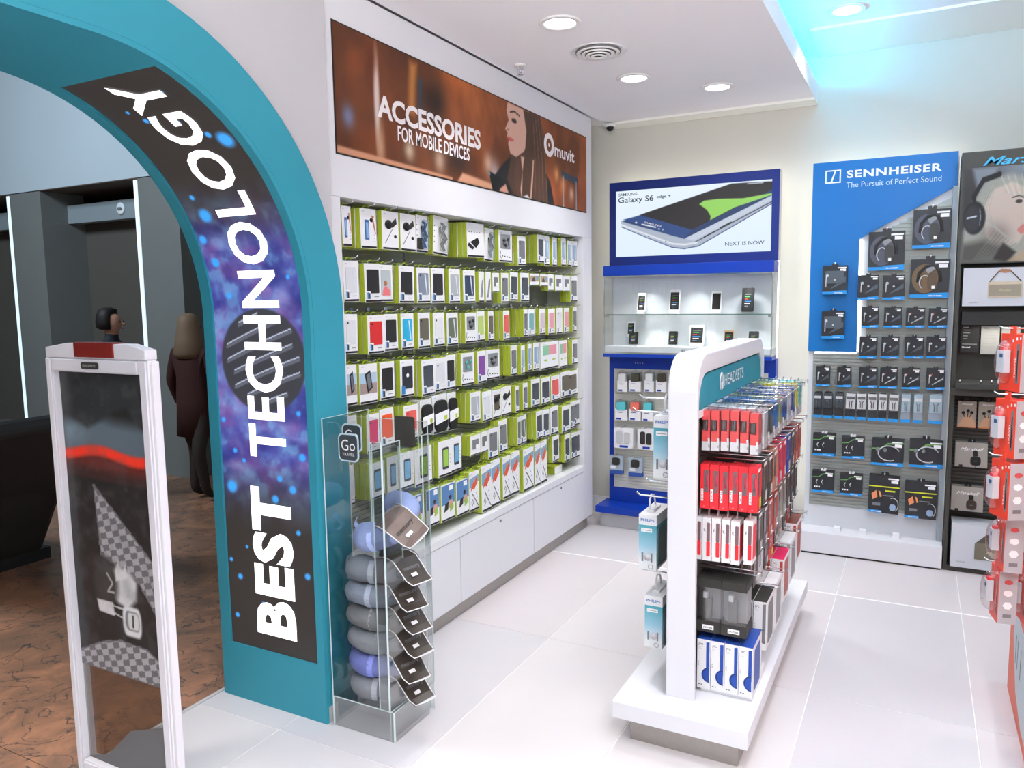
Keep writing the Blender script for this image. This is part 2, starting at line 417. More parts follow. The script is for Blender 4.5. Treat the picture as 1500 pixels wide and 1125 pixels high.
# led artwork : x across 0..0.502 (left to right), y = s
art = Art(.502, sB - sA, 96, 520, (44, 40, 40))
def Lx(u): return u + 2.652
mid = lambda s: s - sA
m1 = np.clip((.78 - np.abs(art.y - mid(1.53))) / .38, 0, 1); m1 = m1 * m1 * (3 - 2 * m1)
art.mix(m1 * .95, (72, 74, 165)); keep = art.a.copy()
art.noise(.10, (120, 140, 205), .85, 3); art.noise(.07, (38, 40, 120), .75, 8, sx=.6); art.noise(.09, (196, 96, 150), .28, 12, 1.6, sx=.7); art.noise(.06, (120, 185, 225), .5, 21, 1.8)
art.a = art.a * m1[..., None] + np.array((48, 44, 42)) / 255. * (1 - m1[..., None])
cx, cy = Lx(-2.385), mid(1.51)
art.ell(cx, cy, .235, .215, (58, 58, 66), .05)
for k in range(-3, 4):
    xs = np.linspace(-.2, .2, 12); pts = [(cx + x, cy + k * .062 + x * .35 + .10 * (.04 - x * x) * 6 * .2) for x in xs if (x / .22) ** 2 + ((k * .062 + x * .35) / .2) ** 2 < .92]
    if len(pts) > 2: art.line(pts, .012, (96, 98, 112)); art.line([(x, y + .012) for x, y in pts], .005, (196, 204, 226), .8)
dots = [(.37, 2.66, .008), (.16, 2.55, .012), (.12, 2.6, .008), (.44, 2.42, .035), (.38, 2.45, .014), (.10, 2.12, .03), (.08, 2.2, .012), (.03, 2.02, .02), (.06, 1.92, .02), (.10, 1.78, .014), (.02, 1.25, .012),
        (.05, .96, .028), (.40, .98, .018), (.46, 1.12, .018), (.33, 1.02, .014), (.30, .93, .018), (.42, .8, .012), (.07, .56, .014), (.02, .63, .010), (.04, .38, .012), (.46, .62, .015), (.35, .75, .010), (.12, .7, .008), (.20, .46, .008),
        (.08, 1.12, .012), (.13, 1.08, .010), (.45, 1.3, .012), (.44, 1.85, .010), (.3, 2.52, .008)]
for x, s, r in dots: art.ell(x, mid(s), r, r * .9, (60, 165, 255), .7)
led_art = print_mat('led_screen_art', 1.0, .3)
scr = art.mesh('led_screen', lambda x, y: S(-2.652 + x, sA + y, .008), led_art, arch)
tag(scr, 'glossy screen of starry blue nebula with a striped dark ball')
ledw = mat('led_letter_white', (255, 253, 255), .4, emit=1.25)
def led_text(t, s0, s1, xb, cap, bold, space):
    v, f = text_geo(t, bold, 0, space); k = cap / .73
    bm = bmesh.new(); vv = [bm.verts.new((a, c, 0)) for a, c in v]
    for q in f:
        try: bm.faces.new([vv[i] for i in q])
        except ValueError: pass
    w = v[:, 0].max(); sx = (s1 - s0) / w
    if s1 > AZ:
        for i in range(1, 60):
            x = w * i / 60
            bmesh.ops.bisect_plane(bm, geom=bm.verts[:] + bm.edges[:] + bm.faces[:], plane_co=(x, 0, 0), plane_no=(1, 0, 0))
    bm.verts.index_update()
    vs = [S(xb - p.co.y * k, s0 + p.co.x * sx, .0105) for p in bm.verts]; fs = [tuple(p.index for p in q.verts) for q in bm.faces]; bm.free()
    m = MB(); m.add(vs, fs, ledw); return m.build('screen_lettering', arch)
led_text('BEST', .325, .975, -2.278, .215, .042, 1.07)
led_text('TECHNOLOGY', 1.105, 2.735, -2.282, .205, .022, 1.07)
# white wall above and beside the arch
b = MB(); out = OUT
XW0, XW1 = -2.68, -2.15
TOP = 3.36
for i in range(len(out) - 1):
    (ya, za), (yb, zb) = out[i], out[i + 1]
    if ya - yb < 1e-6: continue
    b.add([(XW1, ya, za), (XW1, ya, TOP), (XW1, yb, TOP), (XW1, yb, zb), (XW0, ya, za), (XW0, ya, TOP), (XW0, yb, TOP), (XW0, yb, zb)], [(0, 1, 2, 3), (7, 6, 5, 4), (1, 5, 6, 2)], wallg)
b.add([(XW1, out[-1][0], 0), (XW1, out[-1][0], TOP), (XW1, -1.6, TOP), (XW1, -1.6, 0), (XW0, out[-1][0], 0), (XW0, out[-1][0], TOP), (XW0, -1.6, TOP), (XW0, -1.6, 0)], [(0, 1, 2, 3), (7, 6, 5, 4)], wallg)
tag(b.build('wall_entrance'), kind='structure')
b = MB(); b.box(-2.735, -2.0, -1.6, -1.48, 0.0, 0.0, wallg)
# threshold strip
b = MB(); b.box(-2.745, -2.728, -1.2, 2.33, -.02, .004, lgrey); tag(b.build('trim_4'), kind='structure')

# ============================================================ CONCOURSE
hallw = mat('hall_wall', (186, 200, 208), .7, grain=.04, scale=1.5)
hallp = mat('hall_pillar', (120, 124, 122), .55, grain=.06, scale=3)
hallb = mat('hall_beam', (140, 152, 158), .6)
halld = mat('hall_dark_panel', (66, 63, 59), .6)
HY = 5.2
b = MB(); b.box(-14, -2.75, HY, HY + .4, 3.0, 6, hallw); tag(b.build('hall_wall_upper'), kind='structure')
b = MB(); b.box(-14, -2.75, HY + 1.3, HY + 1.4, 0, 3.2, halld); tag(b.build('hall_wall_back'), kind='structure')
b = MB(); b.box(-14, -2.75, HY, HY + 1.4, 2.99, 2.999, mat('hall_soffit', (92, 80, 72), .7)); tag(b.build('hall_soffit'), kind='structure')
b = MB(); b.box(-14.1, -14, -4, 7, 0, 6, halld); tag(b.build('hall_wall_left'), kind='structure')
b = MB(); b.box(-14, -2.75, -4.1, -4, 0, 6, halld); tag(b.build('hall_wall_front'), kind='structure')
b = MB(); b.box(-14, -2.7, -4, 7, 6, 6.1, halld); tag(b.build('hall_ceiling'), kind='structure')
lit = mat('pillar_rim_glow', (205, 228, 240), .5, emit=.9)  # emissive stand-in for light catching the pillar edges, no real slot
for k, (xa, lb) in enumerate(((-6.98, 'grey square pillar with a bright lit left edge beside the screen arch'), (-9.17, 'grey pillar with a bright lit edge at the far left of the frame'), (-11.36, 'grey hall pillar beyond the left frame edge'), (-4.8, 'grey hall pillar hidden behind the arch'))):
    t = thing('hall_pillar', lb, 'pillar', (xa + .3, HY + .15, 0))
    m = MB(); pr = [(xa + .62, HY), (xa + .62, HY + .5), (xa, HY + .5), (xa, HY + .07)] + [(xa + .07 - .07 * math.cos(PI / 2 * i / 6), HY + .07 - .07 * math.sin(PI / 2 * i / 6)) for i in range(1, 7)]
    vs = [(x, y, 0) for x, y in pr] + [(x, y, 3.0) for x, y in pr]; q = len(pr)
    m.add(vs, [tuple(range(q)), tuple(range(2 * q - 1, q - 1, -1))] + [(i, q + i, q + (i + 1) % q, (i + 1) % q) for i in range(q)], hallp); m.build('shaft', t)
    m = MB(); m.box(xa - .03, xa + .016, HY + .012, HY + .07, .02, 2.98, lit); tag(m.build('rim_glow', t), 'bright white rim, glow added as lit edge')
for k in range(4):
    xa = -6.98 - 2.19 * k + 2.19
    t = MB(); t.box(xa - 1.57, xa, HY + .3, HY + .42, 2.66, 2.86, hallb); t = tag(t.build('lintel_beam'), ['pale lintel beam right of the second pillar, mostly behind the arch', 'pale lintel beam with a small round sign between the two pillars', 'pale lintel beam at the left frame edge', 'pale lintel beam beyond the left frame edge'][k], 'beam')
    m = MB(); m.box(xa - 1.57, xa, HY + .5, HY + .54, 0, 2.7, mat('hall_door_panel', (92, 89, 84), .5)); tag(m.build('hall_panel'), ['dark wall panel right of the second pillar', 'dark wall panel between the two lit pillars', 'dark wall panel at the left frame edge', 'dark wall panel beyond the left frame edge'][k], 'panel')
s_ = MB(); s_.lathe((-7.62, HY + .3, 2.77), [(.065, 0), (.065, .012), (.05, .014)], mat('sign_white', (225, 235, 238), .5), 24, (0, -1, 0)); s_.fbox(Fr((-7.62, HY + .28, 2.77), (1, 0, 0)), -.03, .03, -.015, .012, .006, .008, gprint)
tag(s_.build('round_sign'), 'small round white sign on the lintel beam between the pillars', 'sign')
# dark low seat in the hall
seat = thing('lounge_seat', 'dark slanted lounge seat in the dim concourse left of the security gate', 'seat', (-4.6, 2.6, 0))
m = MB(); F = Fr((0, 3.0, 0), (1, 0, 0))
prof = [(-6.3, .0), (-5.35, .0), (-5.0, .55), (-4.55, 1.02), (-4.62, 1.1), (-5.2, .78), (-6.3, .72)]
m.fpoly(F, prof, -.05, .75, mat('dark_leather', (42, 40, 40), .45, grain=.1)); m.build('shell', seat, bevel=.03)
m = MB(); m.box(-6.3, -5.3, 2.2, 3.1, .0, .08, black); m.build('plinth', seat)
m = MB(); m.box(-4.72, -4.62, 2.5, 2.56, 1.04, 1.09, chrome); tag(m.build('end_cap', seat), 'chrome end cap')

# people
def body(name, pts, edges, rad, m, parent=None, root=0, sub=2):
    me = bpy.data.meshes.new(name); me.from_pydata(pts, edges, []); me.materials.append(m)
    o = bpy.data.objects.new(name, me); COL.objects.link(o)
    sk = o.modifiers.new('skin', 'SKIN'); o.modifiers.new('sub', 'SUBSURF').levels = sub
    sk.use_smooth_shade = True
    if not me.skin_vertices:
        me.attributes  # skin layer is made below
        bm = bmesh.new(); bm.from_mesh(me); bm.verts.layers.skin.verify(); bm.to_mesh(me); bm.free()
    for i, r in enumerate(rad):
        r = (r, r) if not isinstance(r, tuple) else r
        me.skin_vertices[0].data[i].radius = r; me.skin_vertices[0].data[i].use_root = (i == root)
    dg = bpy.context.evaluated_depsgraph_get(); nm = bpy.data.meshes.new_from_object(o.evaluated_get(dg))
    bpy.data.objects.remove(o); o = bpy.data.objects.new(name, nm); COL.objects.link(o)
    for p in nm.polygons: p.use_smooth = True
    if parent is not None: o.parent = parent
    return o
def person(loc, rz, h, label, skin, coat, trous, hairm, long):
    t = thing('person', label, 'person', (0, 0, 0)); k = h / 1.7
    P = []; E = []; R = []
    def ch(prev, *nodes):
        for x, y, z, r in nodes:
            P.append((x * k, y * k, z * k)); R.append(r * k if not isinstance(r, tuple) else tuple(q * k for q in r))
            if prev is not None: E.append((prev, len(P) - 1))
            prev = len(P) - 1
        return prev
    hip = ch(None, (0, 0, .93, (.15, .11))); ch1 = ch(hip, (0, 0, 1.12, (.13, .10)), (0, 0, 1.33, (.16, .11)))
    neck = ch(ch1, (0, .0, 1.46, .06), (0, -.01, 1.52, .055)); ch(neck, (0, -.02, 1.58, (.075, .085)), (0, -.015, 1.64, (.074, .088)), (0, -.01, 1.685, .05))
    for s in (1, -1):
        st = .10 * s
        sh = ch(ch1, (.17 * s, 0, 1.38, .06)); w = ch(sh, (.24 * s, .01, 1.12, .047), (.25 * s, -.05 - .05 * s, .88, .03)); pm = ch(w, (.25 * s, -.06 - .05 * s, .82, .03))
        for q in range(4): ch(pm, (.25 * s + .004, -.085 - .05 * s + q * .018, .75 - .006 * abs(q - 1.5), .009), (.25 * s - .008 * s, -.085 - .05 * s + q * .018, .71 + .004 * abs(q - 1.5), .008))
        ch(w, (.235 * s, -.10 - .05 * s, .83, .011), (.23 * s, -.115 - .05 * s, .79, .009))
        kn = ch(hip, (.09 * s, 0, .80, .095), (.10 * s, -st, .48, .06), (.10 * s, st * .6 - .02 - st, .09, .042)); ch(kn, (.10 * s, -st * .4 - .14, .04, .035))
    o = body('body', P, E, R, skin, t)
    o.data.materials.clear()
    for q in (skin, coat, trous, black): o.data.materials.append(q)
    for p in o.data.polygons:
        z = p.center.z / k; x = abs(p.center.x) / k
        p.material_index = 0 if (z > 1.5 or (x > .2 and z < .9 and z > .6)) else 1 if z > .80 else 3 if z < .08 else 2
    # coat hem
    m = MB(); m.lathe((0, 0, 0), [(.17 * k, .62 * k if long else .82 * k), (.185 * k, .62 * k if long else .82 * k), (.165 * k, .95 * k), (.15 * k, 1.12 * k), (.17 * k, 1.30 * k), (.10 * k, 1.44 * k)], coat, 20)
    c = m.build('coat', t)
    for v in c.data.vertices: v.co.y *= .72
    m = MB()
    m.lathe((0, .012 * k, 0), [(.03 * k, 1.735 * k), (.075 * k, 1.715 * k), (.098 * k, 1.66 * k), (.105 * k, 1.60 * k)] + ([(.125 * k, 1.5 * k), (.145 * k, 1.38 * k), (.12 * k, 1.33 * k)] if long else [(.10 * k, 1.56 * k), (.07 * k, 1.54 * k)]), hairm, 18)
    hr = m.build('hair', t)
    for v in hr.data.vertices:
        if v.co.y < -.03 * k and v.co.z < 1.68 * k: v.co.y = -.03 * k + (v.co.y + .03 * k) * (.1)
    for s in (1, -1):
        m = MB(); m.lathe((.03 * s * k, -.10 * k, 1.61 * k), [(.002, 0), (.011 * k, .004), (.002, .009)], black, 8, (0, -1, 0)); m.build('eye', t)
        m = MB(); m.lathe((.082 * s * k, 0, 1.6 * k), [(.004, -.004), (.018 * k, 0), (.006, .012)], skin, 8, (s, 0, 0)); m.build('ear', t)
    m = MB(); m.lathe((0, -.11 * k, 1.585 * k), [(.016 * k, 0), (.006 * k, .022 * k)], skin, 8, (0, -1, 0)); m.build('nose', t)
    m = MB(); m.box(-.022 * k, .022 * k, -.108 * k, -.102 * k, 1.545 * k, 1.553 * k, mat('lips', (140, 80, 75), .6)); m.build('mouth', t)
    t.location = loc; t.rotation_euler = (0, 0, rz)
    return t
skn = mat('skin', (188, 140, 118), .55)
person((-6.24, 4.32, 0), math.radians(118), 1.69, 'person with short dark hair in a dark jacket, behind the security gate', skn, mat('dark_jacket', (40, 44, 50), .8), mat('dark_trousers', (38, 38, 42), .8), mat('dark_hair', (30, 26, 24), .6), False)
person((-5.60, 4.62, 0), math.radians(190), 1.63, 'person with long blond hair in a dark red coat, seen from behind beside the arch', skn, mat('dark_red_coat', (62, 34, 32), .85), mat('brown_trousers', (52, 44, 40), .8), mat('blond_hair', (120, 98, 78), .6), True)

# ============================================================ SECURITY GATE
gate = thing('security_gate', 'white-framed security gate panel with a clear printed insert in the shop entrance', 'security gate', (-2.4, 1.62, 0))
G = FY(1.6); gx0, gx1, gz = -2.672, -2.142, 1.56
gw = mat('gate_white', (226, 224, 232), .45)
for nm, x0, x1, z0, z1 in (('stile', gx0, gx0 + .035, .0305, gz + .0115), ('stile', gx1 - .042, gx1, .0305, gz + .0115), ('top_rail', gx0 + .0355, gx1 - .0425, gz - .035, gz + .012), ('bottom_rail', gx0 + .0355, gx1 - .0425, .03, .10)):
    m = MB(); m.fbox(G, x0, x1, z0, z1, -.034, 0, gw)
    m.fbox(G, x0 + .006, x1 - .006, z0 + .004, z1 - .004, 0, .006, gw); m.build(nm, gate, bevel=.0015, seg=1)
m = MB(); m.fpoly(G, [(gx0 + .008, gz + .012), (gx1 - .004, gz + .012), (gx1 - .004, gz + .045), (gx1 - .09, gz + .062), (gx0 + .12, gz + .062), (gx0 + .008, gz + .047)], -.04, .004, gw); m.build('cap', gate, bevel=.004)
m = MB(); m.box(gx1 - .02, gx1 + .004, 1.6 + .012, 1.640, .0, gz + .008, gw); m.build('side_channel', gate, bevel=.004)
m = MB(); m.box(gx1 - .002, gx1 + .0015, 1.606, 1.6125, .03, gz, lgrey); m.build('cable_groove', gate)
m = MB(); m.fbox(G, gx0 + .17, gx0 + .375, gz + .016, gz + .066, -.036, .008, mat('alarm_lens_red', (120, 40, 36), .25)); tag(m.build('alarm_lamp', gate, bevel=.003), 'dark red alarm lens')
m = MB(); m.fpoly(G, rrect(gx0 + .205, gx0 + .295, gz - .022, gz - .0, .008), 0, .009, charcoal); m.text(G, 'SENSORMATIC', gx0 + .215, gz - .015, .008, .0095, lgrey, width=.07); m.build('badge', gate)
m = MB(); m.fbox(G, gx0 - .01, gx1 + .01, 0, .03, -.07, .03, gw); m.build('foot', gate, bevel=.004)
ix0, ix1, iz0, iz1 = gx0 + .03, gx1 - .038, .095, gz - .03
m = MB(); m.fbox(G, ix0, ix1, iz0, iz1, -.03, -.024, glass('insert_glass', (.55, .53, .5), .05)); m.build('clear_insert', gate)
gaw, gah = ix1 - ix0, iz1 - .46
ga = Art(gaw, gah, 120, 300, (46, 45, 45)); w_ = gaw; T = gah
def gy(py): return (1.55 - (1.56 - (py - 530) * (1.46 / 600.)))  # photograph rows kept only as proportions of the panel height
# proportions measured down from the top of the panel (0 = top, 1 = bottom of the printed film)
Y_ = lambda f: T * (1 - f)
ga.poly([(0, Y_(.17)), (.3 * w_, Y_(.17)), (.38 * w_, Y_(.14)), (.6 * w_, Y_(.16)), (w_, Y_(.17)), (w_, Y_(.34)), (0, Y_(.34))], (92, 104, 114), .05)
ga.ell(.15 * w_, Y_(.20), .2 * w_, .05, (120, 140, 155), 1.2, al=.7)
ga.poly([(0, T), (w_, T), (w_, Y_(.19)), (.85 * w_, Y_(.16)), (.75 * w_, Y_(.11)), (.6 * w_, Y_(.13)), (.4 * w_, Y_(.17)), (.3 * w_, Y_(.185)), (.1 * w_, Y_(.15)), (0, Y_(.135))], (52, 54, 56), .02)
xs = np.linspace(0, 1, 20); wave = [(x * w_, Y_(.268 - .012 * math.sin(x * 7 - 1.2))) for x in xs]
ga.poly(wave + [(w_, Y_(.35)), (0, Y_(.35))], (96, 42, 38), .01)
ga.line(wave, .03, (232, 60, 44), 1, 1.2)
ga.poly([(0, Y_(.31)), (w_, Y_(.33)), (w_, Y_(.36)), (0, Y_(.36))], (60, 44, 42), .03)
ga.poly([(0, Y_(.345)), (w_, Y_(.36)), (w_, 0), (0, 0)], (44, 42, 42), .015)
chk = [(.32 * w_, Y_(.37)), (.95 * w_, Y_(.60)), (w_, Y_(.72)), (w_, Y_(.80)), (.75 * w_, Y_(.66)), (.35 * w_, Y_(.60))]
def checks(pts):
    kp = ga.a.copy(); ga.poly(pts, (160, 158, 162), .01); m = np.abs(ga.a - kp).sum(-1) > .05
    ck = ((np.floor((ga.x + ga.y * .25) / .036) + np.floor((ga.y - ga.x * .25) / .022)) % 2 < 1) & m
    ga.a[ck] = np.array((104, 102, 106)) / 255.
checks(chk)
ga.poly([(.42 * w_, Y_(.655)), (.52 * w_, Y_(.63)), (.66 * w_, Y_(.64)), (.74 * w_, Y_(.67)), (.72 * w_, Y_(.73)), (.62 * w_, Y_(.765)), (.50 * w_, Y_(.76)), (.44 * w_, Y_(.71))], (206, 206, 208), .02); ga.ell(.62 * w_, Y_(.69), .035, .05, (150, 150, 154), 1.2, al=.6)          # face
ga.ell(.38 * w_, Y_(.69), .14 * w_, .09, (58, 56, 56), .5)               # hair over the forehead
ga.line([(.40 * w_, Y_(.66)), (.46 * w_, Y_(.69)), (.40 * w_, Y_(.72)), (.47 * w_, Y_(.72))], .008, (160, 160, 160))
ga.poly([(.5 * w_, Y_(.645)), (.54 * w_, Y_(.61)), (.58 * w_, Y_(.645)), (.62 * w_, Y_(.62)), (.64 * w_, Y_(.66)), (.5 * w_, Y_(.68))], (206, 206, 208), .008)
ga.poly([(.0, Y_(.78)), (.5 * w_, Y_(.75)), (w_, Y_(.82)), (w_, Y_(.95)), (.3 * w_, Y_(.96)), (0, Y_(1))], (42, 42, 43), .02)
ga.poly([(.26 * w_, Y_(.755)), (.45 * w_, Y_(.755)), (.46 * w_, Y_(.80)), (.28 * w_, Y_(.795))], (206, 204, 208), .004)
ga.line([(.45 * w_, Y_(.765)), (.6 * w_, Y_(.77))], .006, (190, 190, 192)); ga.line([(.46 * w_, Y_(.79)), (.56 * w_, Y_(.80)), (.6 * w_, Y_(.79))], .006, (190, 190, 192))
ga.poly([(x * w_, Y_(y)) for x, y in rrect(.55, .76, .755, .855, .04)], (212, 212, 214), .01)
ga.poly([(x * w_, Y_(y)) for x, y in rrect(.58, .74, .77, .835, .03)], (120, 120, 124), .006)
ga.poly([(x * w_, Y_(y)) for x, y in rrect(.61, .73, .775, .83, .02)], (205, 205, 206), .006)
ga.line([(.67 * w_, Y_(.785)), (.665 * w_, Y_(.82))], .010, (60, 60, 60))
ga.noise(.05, (92, 92, 94), .25, 4, 2)
checks([(0, Y_(.955)), (.3 * w_, Y_(.90)), (.5 * w_, Y_(.88)), (.8 * w_, Y_(.885)), (w_, Y_(.93)), (w_, Y_(.999)), (0, Y_(.999))])
gf = ga.mesh('printed_film', lambda x, y: G(ix0 + x, .46 + y, -.022), print_mat('gate_film_art', 0, .25), gate)
tag(gf, 'black and white portrait print with pale headphones and a red wave')
m = MB(); m.fpoly(G, [(ix0, iz0 + .004), (ix1, iz0 + .004), (ix1, .33), (ix0 + .25, .26), (ix0 + .12, .14)], -.0235, -.0225, mat('grey_film', (96, 96, 98), .5)); m.build('grey_film', gate)

# ============================================================ ACCESSORY WALL (left)
A = FX(-2.17); CY0, CY1 = 2.47, 5.40
cab = thing('wall_cabinet', 'long white wall display cabinet with picture header, slatted back and low cupboards', 'display cabinet', (-2.3, 3.9, 0))
m = MB(); m.fbox(A, CY0, CY1, 2.185, 3.045, -.30, 0, white); m.build('header', cab, bevel=.003)
m = MB(); m.fbox(A, CY0, 2.585, 0.0, 2.185, -.38, 0, white); m.build('side_frame', cab, bevel=.003)
m = MB(); m.fbox(A, 5.235, CY1, 0.09, 2.185, -.38, 0, white); m.build('side_frame', cab, bevel=.003)
m = MB(); m.fbox(A, 2.586, 5.234, .462, .505, -.36, .004, white); m.build('worktop', cab, bevel=.002)
m = MB(); m.fbox(A, 2.586, 5.234, .08, .46, -.36, -.022, lgrey); m.build('carcass', cab)
for ya, yb in ((2.59, 3.470), (3.476, 4.380), (4.386, 5.232)):
    m = MB(); m.fbox(A, ya, yb, .09, .458, -.02, 0, white); d = m.build('door', cab, bevel=.0015)
    m = MB(); yc = (ya + yb) / 2; m.lathe((-2.17, yc, .43), [(.009, 0), (.010, .004), (.006, .006)], chrome, 14, (1, 0, 0)); m.box(-2.166, -2.162, yc - .0015, yc + .0015, .424, .436, black)
    l = m.build('lock', None); l.parent = d; l['label'] = 'small chrome cam lock'
m = MB(); m.box(-2.30, -2.2, 2.5, 5.36, 0, .085, steel); m.build('toe_kick', cab)
for k, (ya, yb) in enumerate(((2.586, 3.42), (3.43, 4.28), (4.29, 5.234))):
    m = MB(); m.box(-2.475, -2.462, ya, yb, .505, 2.185, slatm)
    z = .53
    while z < 2.17: m.box(-2.462, -2.455, ya + .004, yb - .004, z, z + .016, slatm); z += .025
    p = m.build('slat_panel', cab)
m = MB(); m.box(-2.475, -2.35, 2.586, 5.234, 2.16, 2.184, lgrey); m.build('top_return', cab)
# banner
bw, bh = 5.289 - 2.572, 2.889 - 2.365
B_ = Art(bw, bh, 420, 96, (150, 76, 36))
B_.noise(.35, (190, 104, 50), .8, 3, 1, 1, .6); B_.noise(.25, (78, 40, 22), .6, 9, 1.2, 1, .7); B_.noise(.5, (52, 34, 28), .45, 15, 1.5)
B_.ell(.28, .28, .02, .2, (214, 196, 190), .8, al=.9); B_.ell(.30, .07, .03, .12, (190, 150, 120), .9, al=.6); B_.ell(.25, .45, .04, .1, (96, 44, 22), 1.2, al=.8)
B_.poly([(.52, .26), (.57, .26), (.6, .5), (.54, .5)], (212, 140, 70), .04, .8); B_.poly([(.60, .24), (.63, .24), (.64, .44), (.61, .44)], (50, 84, 120), .03, .9)
B_.ell(.75, .36, .16, .14, (40, 28, 24), 1.2, al=.9); B_.ell(.95, .1, .25, .12, (40, 30, 28), 1.4, al=.8)
for x, y, r, c in ((.52, .09, .05, (216, 196, 170)), (.08, .16, .05, (120, 140, 190)), (.78, .08, .06, (200, 170, 150)), (1.35, .10, .07, (190, 176, 186)), (1.28, .14, .06, (214, 180, 160)), (1.9, .36, .05, (230, 190, 150)), (2.2, .2, .05, (226, 160, 100)),
                   (2.3, .14, .06, (220, 130, 70)), (2.45, .1, .05, (230, 190, 170)), (1.62, .33, .05, (214, 130, 80)), (2.6, .2, .06, (170, 90, 60)), (2.1, .08, .09, (190, 96, 50)), (.95, .34, .05, (160, 88, 46)), (1.15, .42, .07, (170, 96, 50))):
    B_.ell(x, y, r, r * 1.2, c, 1.2, al=.8)
for k in range(8): B_.line([(1.05 + k * .08, .5), (1.15 + k * .09, .3)], .02, (196, 116, 64), .12, 2)
B_.poly([(0, 0), (.9, 0), (.9, .012), (0, .03)], (196, 140, 110), .01); B_.poly([(.95, 0), (1.35, 0), (1.35, .03), (1.0, .05)], (204, 150, 120), .015)
B_.poly([(1.38, 0), (1.36, .09), (1.45, .16), (1.58, .235), (1.75, .25), (1.95, .24), (2.1, .14), (2.16, 0)], (36, 34, 38), .01)
B_.poly([(1.50, .08), (1.56, .24), (1.58, .40), (1.60, .52), (1.95, .52), (2.02, .40), (2.02, .24), (2.06, .05), (2.06, 0), (1.58, 0)], (84, 58, 46), .015)
for k in range(10): B_.line([(1.80 + .018 * k, .5), (1.80 + .026 * k, .25), (1.78 + .03 * k, 0)], .006, (132, 94, 70) if k % 2 else (58, 40, 34), .7)
B_.poly([(1.66, .0), (1.7, .15), (1.68, .24), (1.86, .24), (1.84, .1), (1.82, 0)], (208, 164, 144), .01)
B_.poly([(1.52, .52), (1.505, .47), (1.53, .42), (1.485, .365), (1.515, .345), (1.505, .325), (1.53, .31), (1.52, .285), (1.545, .235), (1.62, .225), (1.72, .27), (1.80, .36), (1.80, .52)], (214, 170, 152), .006)
B_.poly([(1.72, .52), (1.76, .40), (1.74, .28), (1.70, .15), (1.69, .0), (1.80, 0), (1.84, .2), (1.86, .52)], (78, 54, 42), .012)
B_.poly([(1.62, .0), (1.60, .12), (1.62, .22), (1.67, .22), (1.66, .1), (1.68, 0)], (92, 64, 50), .01)
B_.ell(1.60, .43, .032, .013, (60, 44, 44), .5); B_.line([(1.55, .47), (1.6, .485), (1.67, .472)], .010, (60, 42, 38)); B_.poly([(1.515, .33), (1.57, .325), (1.60, .318), (1.56, .305), (1.525, .305)], (206, 92, 88), .005); B_.ell(1.52, .365, .01, .006, (150, 96, 84), .5)
B_.poly([(1.28, .10), (1.42, .08), (1.50, .0), (1.33, -.02)], (26, 26, 30), .006); B_.poly([(1.42, .02), (1.48, .05), (1.52, .0), (1.4, 0)], (206, 150, 130), .01); B_.ell(1.29, .085, .012, .012, (120, 125, 135), .4)
B_.poly([(1.7, .0), (1.76, .02), (1.8, .0)], (220, 222, 232), .01)
B_.poly([(2.28, .235), (2.56, .22), (2.56, .19), (2.52, .175), (2.31, .19), (2.28, .2)], (50, 66, 84), .006); B_.line([(2.31, .2), (2.31, 0)], .014, (150, 158, 168)); B_.line([(2.53, .19), (2.53, 0)], .014, (150, 158, 168))
ban = B_.mesh('banner', lambda x, y: A(2.572 + x, 2.365 + y, .004), print_mat('banner_art'), cab)
tag(ban, 'brown photographic banner with a long-haired woman and white lettering')
m = MB(); m.fbox(A, 2.566, 5.295, 2.359, 2.895, .001, .003, kprint)
tw = mat('banner_lettering', (244, 238, 240), .5)
m.text(A, 'ACCESSORIES', 2.852, 2.567, .098, .0055, tw, bold=.034, width=.915); m.text(A, 'FOR MOBILE DEVICES', 3.0, 2.487, .068, .0055, tw, bold=.018, width=.645)
m.text(A, 'muvit', 4.74, 2.682, .082, .0055, tw, bold=.025, width=.33)
ring = [(4.655 + .085 * math.cos(a) * .9, 2.735 + .075 * math.sin(a)) for a in np.linspace(0, 2 * PI, 25)[:-1]]; rin = [(4.655 + .045 * math.cos(a) * .9, 2.735 + .042 * math.sin(a)) for a in np.linspace(0, 2 * PI, 25)[:-1]]
vs = [A(x, y, .0055) for x, y in ring + rin]; m.add(vs, [(i, (i + 1) % 24, 24 + (i + 1) % 24, 24 + i) for i in range(24)], tw)
m.flat(A, [(4.655 + .012 * math.cos(a), 2.735 + .012 * math.sin(a)) for a in np.linspace(0, 2 * PI, 9)[:-1]], .0055, tw)
m.build('banner_lettering', cab)

# ---- packages: nominal 0.10 wide, 0.18 tall, 0.03 deep, hung from the origin (top of carton at z = 0), front at y = 0 facing -Y
CASE = {'black': (44, 42, 42), 'white': (226, 226, 230), 'clear': (222, 224, 230), 'red': (206, 48, 48), 'cyan': (48, 170, 214), 'bronze': (104, 98, 84), 'olive': (104, 112, 96), 'navy': (52, 66, 92), 'camera': (128, 138, 154), 'silver': (176, 180, 184),
        'grey': (118, 120, 124), 'slate': (72, 76, 84), 'paleblue': (150, 172, 196), 'teal': (120, 170, 172), 'rose': (206, 190, 196), 'pink': (224, 158, 166), 'coral': (222, 96, 88), 'lime': (186, 206, 120), 'purple': (134, 80, 160), 'magenta': (214, 40, 96), 'orange': (232, 92, 44),
        'earbud': (150, 152, 156), 'earbud_teal': (92, 170, 160)}
NAMES = {'clear': 'clear', 'paleblue': 'pale blue', 'camera': 'grey-blue', 'earbud': 'grey earphone', 'earbud_teal': 'teal earphone'}
_pk = {}
